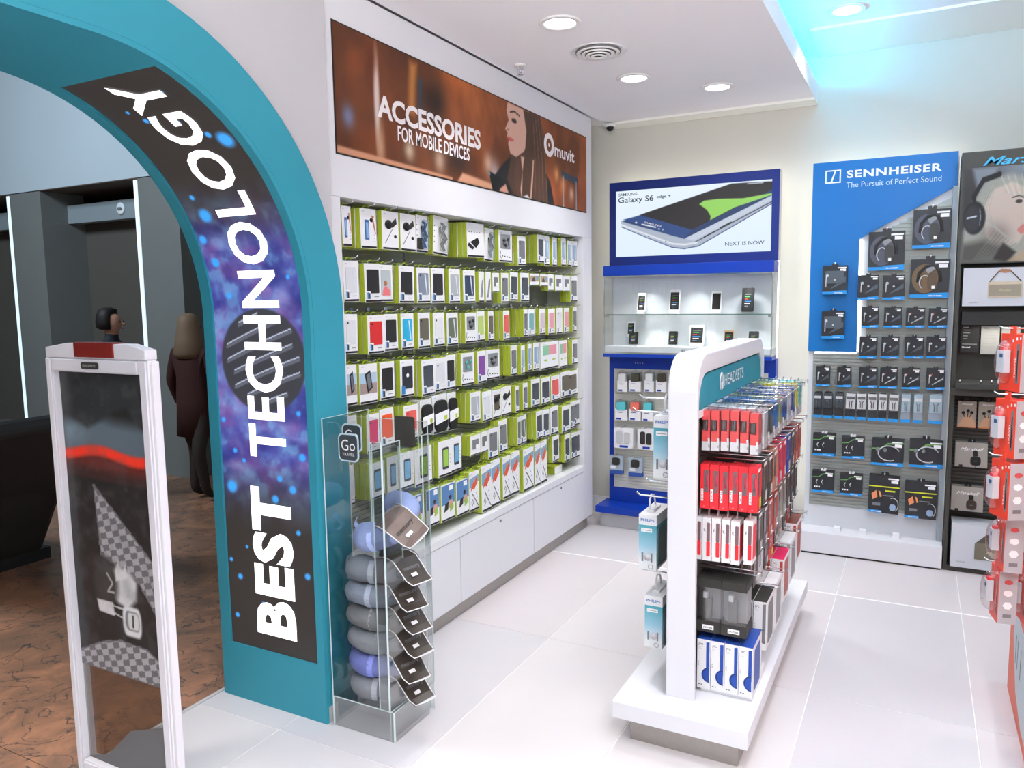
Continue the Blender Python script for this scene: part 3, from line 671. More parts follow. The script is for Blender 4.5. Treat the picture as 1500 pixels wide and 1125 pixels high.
def pack(kind):
    if kind in _pk: return _pk[kind]
    r = proto('boxed_accessory'); r.name = 'boxed_accessory_kind_' + kind; _pk[kind] = r
    w, h, d = .10, .18, .03; x0, x1 = -w / 2, w / 2
    m = MB(); vs = [(x, y, z) for x in (x0, x1) for y in (0, d) for z in (-h, 0)]
    m.box(x0, x1, .0015, d, -h, 0, lime if kind not in ('leafcard', 'pouch') else wcard); m.fpoly(FL, [(x0, -h), (x1, -h), (x1, 0), (x0, 0)], -.0015, 0, wcard, side=lime)
    m.text(FL, 'muvit', x0 + .012, -.014, .005, .0006, gprint); m.rect(FL, x0 + .004, x1 - .002, -h + .002, -h + .011, .0006, kprint)
    if kind not in ('leafcard', 'pouch', 'short'): m.rect(FL, x1 - .03, x1 - .006, -.022, -.010, .0006, gprint) if 0 else None
    c = lpart(m, 'carton', r)
    m = MB(); m.tube([(-.016, d * .4, 0), (-.018, d * .4, .010), (0, d * .4, .016), (.018, d * .4, .010), (.016, d * .4, 0)], .0018, lime2, 5); lpart(m, 'hang_loop', r)
    def M2(n, c_, rough=.35, **k): return mat('pack_' + n, c_, rough, **k)
    if kind in CASE and not kind.startswith('earbud'):
        cc = CASE[kind]; m = MB()
        m.fpoly(FL, rrect(x0 + .014, x1 - .014, -h + .042, -.028, .006, 3), .0004, .0032, M2('case_' + kind, cc))
        if kind in ('black', 'white', 'red', 'slate', 'grey', 'bronze', 'camera', 'coral', 'magenta', 'orange'): m.lathe((x0 + .026, -.0032, -.04), [(.005, 0), (.005, .001), (.0035, .0012)], black, 8, (0, -1, 0))
        if kind in ('clear', 'white', 'silver', 'olive', 'cyan', 'paleblue', 'navy', 'camera'): m.fpoly(FL, [(x1 - .032, -h + .048), (x1 - .024, -h + .048), (x1 - .036, -.035), (x1 - .044, -.035)], .0032, .0036, M2('sheen', (226, 232, 240), .2))
        lpart(m, 'phone_case', r)
        m = MB(); m.fpoly(FL, rrect(x0 + .008, x0 + .032, -h + .014, -h + .052, .004, 3), .0032, .004, wprint); m.rect(FL, x0 + .011, x0 + .02, -h + .016, -h + .046, .0044, M2('icon_blue', (60, 130, 190))); m.rect(FL, x0 + .02, x0 + .029, -h + .016, -h + .043, .0044, M2('icon_dark', (60, 62, 70))); m.rect(FL, .006, .034, -h + .024, -h + .027, .0006, gprint)
        lpart(m, 'picture_label', r)
    elif kind.startswith('earbud') or kind == 'purple':
        m = MB(); m.fpoly(FL, rrect(x0 + .014, x1 - .014, -.105, -.022, .005, 3), .0004, .002, M2('tray_grey', (140, 142, 146))); lpart(m, 'window', r)
        q = M2('buds_' + kind, CASE[kind] if kind != 'earbud' else (60, 60, 64)); m = MB()
        for x, z in ((-.012, -.055), (.018, -.048), (.0, -.082)): m.lathe((x, -.002, z), [(.010, 0), (.011, .004), (.004, .008)], q, 10, (0, -1, 0))
        m.tube([(-.012, -.004, -.06), (-.02, -.004, -.08), (0, -.004, -.095), (.02, -.004, -.08), (.018, -.004, -.05)], .0016, q, 5); lpart(m, 'earphones', r)
        m = MB()
        for k in range(4): m.lathe((-.022 + .018 * k, 0, -.145 - .002 * k), [(.004, 0), (.003, .002)], kprint, 6, (0, -1, 0))
        m.tube([(-.036, -.001, -.115), (-.04, -.001, -.145), (-.032, -.001, -.16)], .0015, kprint, 4); lpart(m, 'spare_tips', r)
    elif kind in ('mount', 'gadget', 'watch'):
        m = MB(); 
        if kind == 'gadget':
            for k in range(5): m.rect(FL, x0 + .01 + k * .015, x0 + .016 + k * .015, -.05, -.045, .0008, kprint)
            m.fpoly(FL, [(-.03, -.10), (.01, -.075), (.02, -.10), (0, -.13)], .0006, .004, kprint); m.fpoly(FL, [(-.04, -.105), (-.01, -.13), (-.02, -.14), (-.045, -.12)], .0006, .004, kprint)
        else:
            m.lathe((-.012, 0, -.062), [(.020, 0), (.022, .003), (.012, .006)], kprint, 14, (0, -1, 0)); m.fpoly(FL, [(0, -.06), (.03, -.03), (.036, -.055), (.01, -.075)], .0006, .005, soft_black)
            m.fpoly(FL, [(-.035, -.15), (-.03, -.15), (.012, -.085), (.01, -.082)], .0006, .001, gprint); m.lathe((.03, 0, -.115), [(.009, 0), (.006, .003)], kprint, 10, (0, -1, 0))
            if kind == 'watch': m.fpoly(FL, rrect(-.03, .03, -.13, -.03, .008), .0004, .002, M2('watch', (96, 84, 74))); 
        lpart(m, 'product_picture', r)
    elif kind in ('charger', 'cable'):
        m = MB(); m.tube([(.0, -.006, -.03), (.022, -.008, -.04), (.005, -.01, -.07), (.028, -.008, -.10), (.0, -.01, -.13), (.022, -.006, -.155)], [.006, .010, .009, .011, .009, .007], soft_black, 7)
        m.tube([(-.01, -.006, -.05), (.0, -.01, -.1), (.03, -.008, -.12)], .005, soft_black, 6); lpart(m, 'coiled_cable', r)
        if kind == 'charger': m = MB(); m.fpoly(FL, rrect(-.042, .0, -.165, -.11, .006), .0005, .012, soft_black); lpart(m, 'adapter', r)
        m = MB()
        for k in range(4): m.rect(FL, x0 + .006, x0 + .011, -.05 - .025 * k, -.045 - .025 * k, .0008, kprint)
        m.fpoly(FL, rrect(-.022, .044, -.165, -.02, .012), .018, .0185, clear2); lpart(m, 'blister', r)
    elif kind == 'holder':
        m = MB(); m.fpoly(FL, rrect(-.022, .002, -.14, -.05, .004), .0005, .003, M2('blue_phone', (70, 110, 170))); m.rect(FL, -.017, -.003, -.13, -.062, .0034, M2('phone_screen', (140, 180, 220))); lpart(m, 'phone_picture', r)
        m = MB(); m.lathe((.02, 0, -.05), [(.010, 0), (.006, .003)], kprint, 10, (0, -1, 0)); m.fpoly(FL, [(.02, -.03), (.036, -.03), (.03, -.05)], .0005, .003, M2('hand', (190, 130, 100))); m.fpoly(FL, [(.026, -.055), (.034, -.05), (.046, -.11), (.042, -.115)], .0005, .0015, M2('arm', (196, 120, 96)))
        for k in range(3): m.rect(FL, .036, .04, -.12 - k * .014, -.116 - k * .014, .0008, kprint)
        lpart(m, 'hand_picture', r)
    elif kind == 'girl':
        m = MB(); m.fpoly(FL, rrect(-.038, .036, -.15, -.026, .005), .0004, .002, M2('sky', (186, 196, 200))); lpart(m, 'window', r)
        m = MB(); m.flat(FL, [(-.03, -.15), (.03, -.15), (.028, -.125), (.012, -.115), (.004, -.105), (-.012, -.105), (-.026, -.125)], .0024, M2('dress', (226, 120, 124))); m.lathe((-.006, -.0022, -.09), [(.014, 0), (.012, .001)], M2('hair', (170, 120, 84)), 12, (0, -1, 0)); lpart(m, 'portrait_print', r)
    elif kind == 'pebble':
        m = MB(); m.rect(FL, x0 + .003, x1 - .003, -.135, -.04, .0006, M2('beach', (176, 200, 220))); m.rect(FL, x0 + .003, x1 - .003, -.135, -.088, .0009, M2('pebbles', (170, 150, 146), grain=.5, scale=220))
        lpart(m, 'beach_print', r); m = MB(); m.fpoly(FL, [(-.02, -.045), (.008, -.03), (.02, -.11), (-.006, -.13)], .001, .004, kprint); m.flat(FL, [(-.014, -.05), (.004, -.04), (.013, -.106), (-.003, -.118)], .0042, M2('phone_grey', (110, 116, 124))); lpart(m, 'phone_picture', r)
    elif kind == 'dotcase':
        m = MB(); m.fpoly(FL, rrect(-.036, .036, -.14, -.03, .007), .0004, .0035, M2('case_ink', (44, 46, 54))); lpart(m, 'phone_case', r); m = MB(); m.lathe((0, -.0036, -.075), [(.010, 0), (.009, .0006)], wprint, 12, (0, -1, 0)); m.rect(FL, -.044, -.02, -.165, -.125, .0044, M2('icon_blue', (60, 130, 190))); lpart(m, 'logo_opening', r)
    elif kind == 'stylus':
        m = MB(); m.tube([(-.02, -.003, -.15), (.012, -.003, -.05)], .003, grey, 6); m.tube([(0, -.003, -.15), (.03, -.003, -.04)], .002, soft_black, 6); lpart(m, 'stylus', r)
    elif kind == 'short':
        m = MB(); m.fpoly(FL, rrect(-.032, .03, -.125, -.04, .006), .0004, .002, M2('short_case', (120, 122, 126))); lpart(m, 'phone_case', r); m = MB(); m.rect(FL, .0, .034, -.125, -.09, .0026, wprint); lpart(m, 'price_sticker', r)
    elif kind == 'photo':
        m = MB(); m.rect(FL, x0 + .004, x1 - .004, -.12, -.03, .0006, M2('photo_tan', (186, 160, 130))); m.flat(FL, [(-.03, -.12), (.01, -.12), (-.005, -.05), (-.02, -.06)], .001, M2('photo_dark', (70, 66, 62))); m.rect(FL, .012, .04, -.09, -.04, .001, M2('photo_sky', (120, 160, 190))); lpart(m, 'photo_print', r)
    elif kind == 'leafcard':
        m = MB(); m.rect(FL, x0 + .012, x1 - .012, -.085, -.02, .0006, M2('leaf_pink', (228, 150, 160))); m.rect(FL, x0 + .012, -.005, -.085, -.02, .0009, M2('leaf_green', (140, 196, 160))); lpart(m, 'cable_window', r)
        m = MB()
        for x in (-.022, .022): m.flat(FL, [(x - .012, -.12), (x, -.112), (x + .012, -.12), (x, -.128)], .0008, M2('leaf_lime', (170, 200, 70)))
        lpart(m, 'leaf_print', r)
    elif kind == 'pouch':
        m = MB(); m.fpoly(FL, rrect(-.042, .042, -.172, -.025, .03, 6), .001, .016, mat('pouch_neoprene', (36, 36, 36), .7, grain=.2, scale=90)); lpart(m, 'pouch', r)
        m = MB(); m.fpoly(FL, [(-.05, -.135), (.05, -.12), (.05, -.075), (-.05, -.085)], .016, .0175, wprint); m.rect(FL, .012, .034, -.12, -.1, .018, lime); lpart(m, 'paper_band', r)
    elif kind in ('phoneblue', 'phonegreen'):
        m = MB(); m.fpoly(FL, rrect(-.02, .024, -.145, -.035, .007), .0006, .003, M2('phone_bezel', (54, 58, 66))); lpart(m, 'phone_picture', r)
        m = MB(); m.rect(FL, -.0165, .0205, -.132, -.046, .0034, M2('scr_' + kind, (110, 170, 208) if kind == 'phoneblue' else (160, 200, 84))); lpart(m, 'screen_print', r)
        m = MB()
        for k in range(3): m.rect(FL, .036, .04, -.08 - k * .02, -.076 - k * .02, .0008, gprint)
        lpart(m, 'feature_dots', r)
    elif kind == 'selfie':
        m = MB(); m.rect(FL, x0 + .003, x1 - .002, -.10, -.006, .0006, M2('selfie_sky', (88, 130, 180))); lpart(m, 'sky_print', r)
        m = MB(); m.lathe((.016, 0, -.07), [(.012, 0), (.010, .0014)], M2('selfie_hair', (60, 44, 42)), 10, (0, -1, 0)); m.flat(FL, [(.002, -.12), (.04, -.125), (.034, -.085), (.008, -.085)], .001, M2('selfie_skin', (206, 160, 140))); lpart(m, 'portrait_print', r)
        m = MB(); m.fpoly(FL, [(-.03, -.135), (-.002, -.125), (.002, -.09), (-.022, -.098)], .0012, .003, soft_black); m.fpoly(FL, [(.012, -.14), (.034, -.13), (.034, -.10), (.014, -.108)], .0012, .003, M2('selfie_lime', (150, 190, 80))); m.rect(FL, .008, .036, -.036, -.012, .0012, wprint); lpart(m, 'frames_print', r)
    elif kind == 'ski':
        m = MB(); m.flat(FL, [(x0 + .003, -.075), (x1 - .003, -.05), (x1 - .003, -.02), (x0 + .003, -.03)], .0006, M2('ski_sky', (130, 166, 196))); lpart(m, 'sky_print', r)
        m = MB(); m.flat(FL, [(-.036, -.088), (-.018, -.078), (0, -.084), (.02, -.066), (.034, -.06), (.03, -.036), (.018, -.03), (.006, -.048), (-.012, -.052), (-.03, -.07)], .001, M2('ski_orange', (222, 92, 50))); m.lathe((.0, -.001, -.04), [(.008, 0), (.006, .001)], M2('ski_skin', (220, 160, 120)), 8, (0, -1, 0)); lpart(m, 'skier_print', r)
        m = MB(); m.tube([(-.02, -.0015, -.1), (.04, -.0015, -.165)], .0018, soft_black, 5); m.tube([(-.03, -.0015, -.14), (-.02, -.0015, -.125), (-.01, -.0015, -.14), (-.025, -.0015, -.155)], .0014, kprint, 4); m.rect(FL, .018, .022, -.105, -.101, .0008, kprint); m.rect(FL, .024, .028, -.125, -.121, .0008, kprint); lpart(m, 'stick_print', r)
    return r
MUV=[(1,2.641,2.704,2.158,1.986,'holder',0.0),(1,2.764,2.882,2.161,1.984,'holder',0.056),(1,2.922,3.055,2.164,1.986,'mount',0.041),(1,3.066,3.197,2.164,1.987,'mount',0.017),(1,3.197,3.305,2.168,1.985,'charger',0.0),(1,3.354,3.497,2.176,1.979,'cable',0.009),(1,3.678,3.874,2.171,1.983,'gadget',0.099),(1,3.88,3.985,2.153,1.965,'cable',0.0),(1,4.042,4.216,2.155,1.968,'earbud',0.0),(1,4.287,4.4,2.136,1.955,'grey',0.034),(1,4.568,4.671,2.162,1.981,'slate',0.086),(1,4.671,4.756,2.16,1.966,'paleblue',0.005),(1,4.8,4.878,2.158,1.965,'paleblue',0.021),(1,4.946,5.028,2.163,1.97,'paleblue',0.027),(1,5.052,5.125,2.15,1.973,'paleblue',0.005),(1,5.249,5.353,2.153,1.969,'paleblue',0.044),(2,2.636,2.742,1.925,1.746,'clear',0.0),(2,2.78,2.904,1.918,1.742,'black',0.048),(2,2.889,2.994,1.915,1.744,'girl',0.0),(2,3.042,3.173,1.914,1.735,'black',0.041),(2,3.19,3.311,1.911,1.734,'camera',0.021),(2,3.318,3.446,1.911,1.732,'black',0.004),(2,3.486,3.603,1.912,1.73,'silver',0.026),(2,3.631,3.764,1.909,1.728,'navy',0.022),(2,3.802,3.864,1.905,1.731,'stylus',0.023),(2,3.88,3.944,1.906,1.73,'stylus',0.014),(2,3.961,4.044,1.901,1.789,'short',0.009),(2,4.068,4.163,1.903,1.723,'grey',0.01),(2,4.181,4.29,1.91,1.735,'slate',0.01),(2,4.318,4.442,1.909,1.729,'slate',0.02),(2,4.453,4.594,1.908,1.833,'photo',0.0),(2,4.604,4.731,1.906,1.83,'photo',0.005),(2,4.73,4.818,1.909,1.798,'short',0.0),(2,4.84,4.966,1.907,1.794,'short',0.005),(2,4.978,5.097,1.904,1.794,'short',0.005),(2,5.133,5.259,1.903,1.72,'grey',0.054),(3,2.631,2.724,1.692,1.518,'white',0.0),(3,2.791,2.918,1.682,1.506,'red',0.056),(3,2.913,3.025,1.685,1.511,'black',0.0),(3,3.047,3.156,1.685,1.509,'cyan',0.025),(3,3.191,3.301,1.685,1.506,'bronze',0.025),(3,3.326,3.436,1.682,1.508,'white',0.021),(3,3.456,3.572,1.679,1.504,'olive',0.018),(3,3.644,3.77,1.675,1.508,'earbud',0.045),(3,3.77,3.863,1.68,1.509,'lime',0.0),(3,3.903,3.968,1.678,1.507,'bronze',0.014),(3,4.086,4.165,1.678,1.5,'coral',0.067),(3,4.359,4.417,1.681,1.508,'grey',0.059),(3,4.426,4.516,1.68,1.508,'teal',0.0),(3,4.587,4.682,1.681,1.509,'rose',0.025),(3,4.725,4.835,1.678,1.502,'pink',0.021),(3,4.858,4.961,1.681,1.501,'white',0.005),(3,4.985,5.081,1.679,1.5,'pink',0.011),(3,5.143,5.218,1.681,1.503,'grey',0.022),(4,2.632,2.706,1.469,1.288,'pebble',0.0),(4,2.721,2.854,1.463,1.282,'pebble',0.016),(4,2.87,2.986,1.461,1.283,'black',0.02),(4,3.03,3.15,1.458,1.277,'dotcase',0.033),(4,3.21,3.334,1.445,1.262,'slate',0.042),(4,3.328,3.445,1.447,1.27,'white',0.0),(4,3.439,3.535,1.454,1.27,'black',0.0),(4,3.592,3.738,1.453,1.274,'earbud_teal',0.027),(4,3.769,3.871,1.454,1.269,'purple',0.014),(4,3.871,4.036,1.453,1.279,'earbud',0.005),(4,4.176,4.258,1.461,1.275,'grey',0.072),(4,4.314,4.371,1.454,1.271,'paleblue',0.025),(4,4.411,4.47,1.457,1.28,'paleblue',0.02),(4,4.49,4.582,1.46,1.28,'paleblue',0.01),(4,4.592,4.899,1.453,1.272,'leafcard',0.005),(4,4.899,5.041,1.45,1.261,'leafcard',0.005),(4,5.202,5.306,1.444,1.268,'grey',0.077),(5,2.633,2.694,1.244,1.07,'white',0.0),(5,2.761,2.857,1.23,1.049,'magenta',0.056),(5,2.858,2.969,1.242,1.056,'orange',0.0),(5,3.047,3.175,1.232,1.055,'coral',0.05),(5,3.188,3.293,1.244,1.061,'pouch',0.0),(5,3.3,3.436,1.254,1.051,'pouch',0.004),(5,3.444,3.533,1.251,1.047,'pouch',0.004),(5,3.678,3.799,1.226,1.054,'silver',0.077),(5,3.815,3.927,1.215,1.038,'white',0.009),(5,3.936,4.045,1.21,1.041,'watch',0.005),(5,4.046,4.178,1.217,1.041,'mount',0.0),(5,4.233,4.279,1.206,1.038,'grey',0.029),(5,4.336,4.404,1.211,1.04,'grey',0.03),(5,4.454,4.586,1.223,1.042,'slate',0.025),(5,4.597,4.748,1.217,1.036,'slate',0.005),(5,4.759,4.906,1.216,1.04,'coral',0.0),(5,4.919,5.086,1.229,1.043,'bronze',0.005),(5,5.086,5.29,1.222,1.041,'bronze',0.005),(6,2.601,2.642,1.028,0.845,'white',0.0),(6,2.749,2.865,1.004,0.834,'phoneblue',0.079),(6,2.882,2.974,1.01,0.829,'phoneblue',0.016),(6,2.98,3.105,1.009,0.829,'phoneblue',0.004),(6,3.106,3.264,1.007,0.815,'phonegreen',0.017),(6,3.323,3.456,1.007,0.817,'phonegreen',0.03),(6,3.443,3.554,1.008,0.82,'phoneblue',0.0),(6,3.651,3.765,0.985,0.871,'short',0.045),(6,3.765,3.852,0.988,0.868,'short',0.0),(6,3.852,3.975,0.992,0.812,'grey',0.009),(6,3.977,4.089,1.023,0.827,'grey',0.005),(6,4.225,4.272,1.009,0.827,'olive',0.068),(6,4.263,4.349,1.014,0.83,'olive',0.0),(6,4.489,4.592,1.008,0.825,'slate',0.065),(6,4.593,4.7,1.003,0.817,'slate',0.0),(6,4.712,4.847,1.009,0.814,'grey',0.01),(6,4.905,5.049,0.988,0.796,'slate',0.026),(6,5.049,5.162,1.001,0.806,'grey',0.005),(6,5.175,5.279,1.001,0.818,'grey',0.005),(7,3.06,3.166,0.776,0.585,'selfie',0.0),(7,3.198,3.324,0.778,0.58,'selfie',0.021),(7,3.338,3.48,0.77,0.569,'selfie',0.013),(7,3.488,3.624,0.761,0.561,'selfie',0.022),(7,3.626,3.739,0.78,0.552,'ski',0.027),(7,3.763,3.883,0.788,0.513,'ski',0.027),(7,3.876,3.993,0.799,0.518,'ski',0.005),(7,4.02,4.125,0.793,0.53,'ski',0.033),(7,4.126,4.246,0.802,0.529,'ski',0.005),(7,4.294,4.451,0.79,0.513,'ski',0.044),(7,4.462,4.555,0.793,0.509,'ski',0.005),(7,4.555,4.651,0.8,0.511,'ski',0.0),(7,4.741,4.855,0.801,0.618,'slate',0.041),(7,4.949,5.046,0.778,0.579,'slate',0.042),(7,5.058,5.159,0.77,0.577,'slate',0.0),(7,5.172,5.277,0.771,0.576,'slate',0.0)]
SEN=[('big',-0.308,-0.098,2.142,1.897),('big',-0.057,0.152,2.266,2.025),('bigbrown',-0.059,0.158,1.958,1.718),('wide',-0.579,-0.428,1.936,1.748),('wide',-0.575,-0.436,1.636,1.455),('sm',-0.361,-0.24,1.868,1.71),('sm',-0.215,-0.09,1.864,1.708),('sm',-0.333,-0.234,1.663,1.528),('sm',-0.2,-0.099,1.659,1.529),('smr',-0.074,0.033,1.656,1.529),('smr',0.053,0.157,1.652,1.53),('sm',-0.339,-0.235,1.469,1.328),('sm',-0.21,-0.108,1.47,1.331),('sm',-0.075,0.032,1.472,1.334),('sm',0.048,0.157,1.473,1.337),('sm',-0.602,-0.516,1.266,1.133),('sm',-0.47,-0.386,1.266,1.133),('sm',-0.337,-0.229,1.268,1.134),('smr',-0.211,-0.11,1.269,1.135),('smr',-0.084,0.019,1.269,1.135),('smr',0.056,0.157,1.271,1.137),('dark',-0.611,-0.56,1.094,0.92),('dark',-0.551,-0.492,1.095,0.919),('dark',-0.478,-0.424,1.097,0.919),('blister',-0.411,-0.349,1.099,0.919),('blister',-0.344,-0.287,1.1,0.919),('blister',-0.278,-0.222,1.101,0.918),('blister',-0.213,-0.162,1.103,0.918),('blister',-0.153,-0.094,1.104,0.917),('pale',-0.081,-0.027,1.106,0.918),('pale',-0.01,0.043,1.108,0.918),('pale',0.076,0.153,1.111,0.92),('sport',-0.607,-0.467,0.811,0.658),('sport',-0.427,-0.29,0.802,0.654),('hoop',-0.242,-0.054,0.801,0.624),('hoop',-0.022,0.167,0.812,0.631),('sport',-0.606,-0.469,0.553,0.404),('sport',-0.429,-0.292,0.548,0.401),('run',-0.251,-0.067,0.556,0.304),('run',-0.038,0.144,0.534,0.293)]
SAM=[('wht',-2.003,-1.928,1.187,1.038),('blk',-1.911,-1.82,1.191,1.043),('wht',-1.792,-1.719,1.194,1.047),('blk',-1.703,-1.626,1.195,1.049),('teal',-2.021,-1.928,0.971,0.82),('coral',-1.911,-1.819,0.973,0.824),('teal',-1.808,-1.724,0.976,0.824),('adapter',-2.032,-1.881,0.76,0.603),('adapterb',-1.841,-1.717,0.764,0.606),('card',-2.068,-1.962,0.541,0.399),('card',-1.915,-1.806,0.537,0.391)]
PHN=[('w',-1.859,-1.796,1.778,1.673),('w',-1.616,-1.54,1.799,1.671),('wp',-1.312,-1.242,1.786,1.669),('b',-1.101,-1.018,1.804,1.662),('w2',-1.954,-1.896,1.567,1.475),('b',-1.922,-1.853,1.49,1.378),('b',-1.619,-1.553,1.497,1.383),('w',-1.468,-1.359,1.543,1.386),('g',-1.219,-1.152,1.505,1.389),('b',-1.049,-0.98,1.501,1.392)]

DESC = {'holder': 'white carton printed with a blue phone and hand', 'mount': 'white carton with a black ball mount picture', 'charger': 'blister pack with black charger and adapter', 'cable': 'blister pack with coiled black cables', 'gadget': 'lime-sided carton with tiny black gadget pictures',
        'girl': 'phone case carton showing a girl in pink', 'stylus': 'slim carton with a diagonal stylus picture', 'short': 'short carton with a grey case and price sticker', 'photo': 'short carton with a tan photo print', 'pebble': 'carton printed with a phone on beach pebbles',
        'dotcase': 'carton with an ink-black case and white dot', 'leafcard': 'white card pack with lime leaf print', 'pouch': 'clear pack with a black pouch and white band', 'watch': 'carton with a brown watch-like picture',
        'phoneblue': 'white carton with a blue-screened phone picture', 'phonegreen': 'white carton with a lime-screened phone picture', 'selfie': 'carton with a blue sky selfie print', 'ski': 'tall carton with an orange skier print'}
ROWN = {1: 'top', 2: 'second', 3: 'third', 4: 'fourth', 5: 'fifth', 6: 'sixth', 7: 'lowest'}
cnt = {}
hook_mb = {}
for (r, y0, y1, zt, zb, kind, g) in MUV:
    cnt[r] = cnt.get(r, 0) + 1; k = cnt[r]
    w = min(y1 - y0, .30) * .97; yc = (y0 + y1) / 2
    yc = min(max(yc, 2.592 + w / 2), 5.228 - w / 2)
    X = -2.215 if r < 6 else -2.20
    h = zt - zb; desc = DESC.get(kind) or ('earphone carton, %s buds behind a grey window' % {'earbud': 'dark', 'earbud_teal': 'teal', 'purple': 'purple'}[kind] if kind in ('earbud', 'earbud_teal', 'purple') else 'white carton with a %s phone case' % NAMES.get(kind, kind))
    nb = 1 if g < .03 else 2 if g < .055 else 3 if g < .08 else 4
    tk = {'pouch': .03}.get(kind, .026)
    if nb == 1 and g > .012: tk = max(.026, g)
    tilt = random.uniform(-.02, .02) if kind != 'cable' else .07
    for j in range(nb + 1):
        x = X - j * (tk + .004)
        if x < -2.42: break
        if j == 0: lb = '%s, %s from the left in the %s row of the left wall' % (desc, ORD[k - 1], ROWN[r])
        else:
            lb = '%s hanging %s behind the %s pack of the %s row' % (desc.split(' with')[0].split(' printed')[0].split(',')[0], ['right', 'second', 'third', 'fourth', 'fifth'][j - 1], ORD[k - 1], ROWN[r])
        lb = ' '.join(lb.split()[:16])
        o = place(pack(kind), (x, yc + (0 if j == 0 else random.uniform(-.004, .004)), zt), PI / 2, lb, 'phone accessory', 'boxed accessories in the %s row of the left wall' % ROWN[r], (w / .10, tk / .03, h / .18), tilt if j == 0 else 0)
        o.name = 'boxed_accessory'
    if r < 7 or 1:
        hm = MB(); hm.tube([(-2.455, yc, zt + .012), (X + .03, yc, zt + .012), (X + .045, yc, zt + .022)], .0025, chrome, 5); hm.box(-2.458, -2.45, yc - .012, yc + .012, zt - .005, zt + .03, chrome)
        hm.build('hook', cab)
m = MB(); m.box(-2.36, -2.24, 4.86, 4.99, .5055, .56, lime, side=lime); m.box(-2.2399, -2.2385, 4.865, 4.985, .508, .558, wcard)
tag(m.build('small_carton'), 'small lime carton lying flat on the white worktop, right end of the left wall', 'carton')

# ============================================================ PHONE STAND (blue, back wall)
ps = thing('phone_display_stand', 'tall royal blue phone display stand with lit picture sign and glass case', 'display stand', (-1.5, 5.6, 0))
P1 = FY(5.58); P2 = FY(5.43)
m = MB(); m.fbox(P1, -2.10, -.87, .14, 1.304, -.10, -.004, blue); m.build('back_panel', ps)
m = MB(); m.box(-2.14, -.84, 5.385, 5.64, .115, .165, blue); m.build('base_shelf', ps, bevel=.003)
m = MB(); m.box(-2.12, -.86, 5.44, 5.64, 0, .114, lgrey); m.build('plinth', ps)
m = MB(); m.box(-1.62, -1.56, 5.380, 5.3849, .12, .16, soft_black); m.lathe((-1.59, 5.379, .14), [(.014, 0), (.012, .003)], chrome, 14, (0, -1, 0)); m.build('lock_plate', ps)
# picture sign
m = MB(); sx0, sx1, sz0, sz1 = -2.098, -.872, 1.985, 2.60
m.fbox(P1, sx0, sx1, sz0, sz1, -.10, -.012, lgrey); m.build('sign_body', ps, bevel=.003)
for a in ((sx0, sx1, sz1 - .065, sz1), (sx0, sx1, sz0, sz0 + .065), (sx0, sx0 + .05, sz0 + .065, sz1 - .065), (sx1 - .05, sx1, sz0 + .065, sz1 - .065)):
    m = MB(); m.fbox(P1, *a, -.014, 0, navy); m.build('sign_frame', ps)
gx, gz0, gw2, gh2 = sx0 + .05, sz0 + .065, sx1 - sx0 - .10, sz1 - sz0 - .13
a = Art(1.0, .44, 340, 150, (226, 238, 248)); a.vgrad(.44, 0, (214, 230, 246), .6)
# phone drawn in 0..1 x 0..0.44
def gp(x, y): return ((x - 180) / 990., .44 - (y - 250) / 435. * .44)
G_ = lambda L: [gp(x, y) for x, y in L]
a.poly(G_([(212, 445), (345, 412), (930, 255), (1175, 262), (1175, 390), (720, 640), (620, 650), (560, 635), (220, 480)]), (168, 178, 194), .006)
a.poly(G_([(225, 450), (345, 415), (930, 258), (1175, 264), (1175, 345), (640, 585), (590, 568), (240, 455)]), (40, 62, 106), .005)
a.poly(G_([(230, 437), (345, 418), (690, 525), (640, 580), (560, 560)]), (46, 74, 130), .006)
a.poly(G_([(345, 412), (930, 258), (1175, 264), (1175, 310), (685, 528)]), (44, 42, 44), .005)
a.poly(G_([(730, 370), (760, 350), (850, 345), (1000, 352), (1175, 332), (1175, 342), (950, 405), (800, 475), (803, 450), (780, 410)]), (146, 206, 96), .006)
a.poly(G_([(640, 582), (1175, 345), (1175, 372), (700, 600)]), (190, 200, 216), .006); a.line(G_([(700, 612), (1175, 382)]), .006, (60, 66, 84))
a.line(G_([(215, 470), (400, 548), (560, 612), (640, 622), (720, 612)]), .012, (214, 220, 230)); a.line(G_([(218, 485), (400, 568), (560, 636), (640, 648), (730, 634), (1175, 394)]), .006, (60, 80, 130))
a.line(G_([(765, 578), (835, 545)]), .007, (40, 44, 60)); a.line(G_([(862, 526), (930, 495)]), .007, (40, 44, 60)); a.line(G_([(358, 475), (450, 500)]), .008, (220, 222, 226)); a.line(G_([(1025, 266), (1115, 267)]), .007, (170, 176, 190))
a.ell(*gp(318, 462), .008, .006, (200, 206, 216)); a.ell(*gp(472, 512), .007, .006, (150, 160, 180)); a.ell(*gp(498, 517), .007, .006, (150, 160, 180)); a.ell(*gp(403, 556), .004, .004, (30, 30, 40)); a.ell(*gp(517, 595), .004, .004, (30, 30, 40))
pic = a.mesh('lit_picture', lambda x, y: P1(gx + x * gw2, gz0 + y / .44 * gh2, -.010), print_mat('lightbox_art', .95, .4), ps)
tag(pic, 'backlit picture of a large curved-edge phone')
ink = mat('sign_ink', (38, 42, 66), .5)
def gt(m, t, x, y, h, w, **k): x_, y_ = gp(x, y); m.text(P1, t, gx + x_ * gw2, gz0 + y_ / .44 * gh2, h, -.0092, ink, width=w, **k)
m = MB(); gt(m, 'SAMSUNG', 197, 282, .021, .145, bold=.008); gt(m, 'Galaxy S6', 195, 326, .042, .272, bold=.008); gt(m, 'edge +', 455, 312, .022, .105, bold=.012); gt(m, 'NEXT IS NOW', 895, 640, .026, .268, bold=.004)
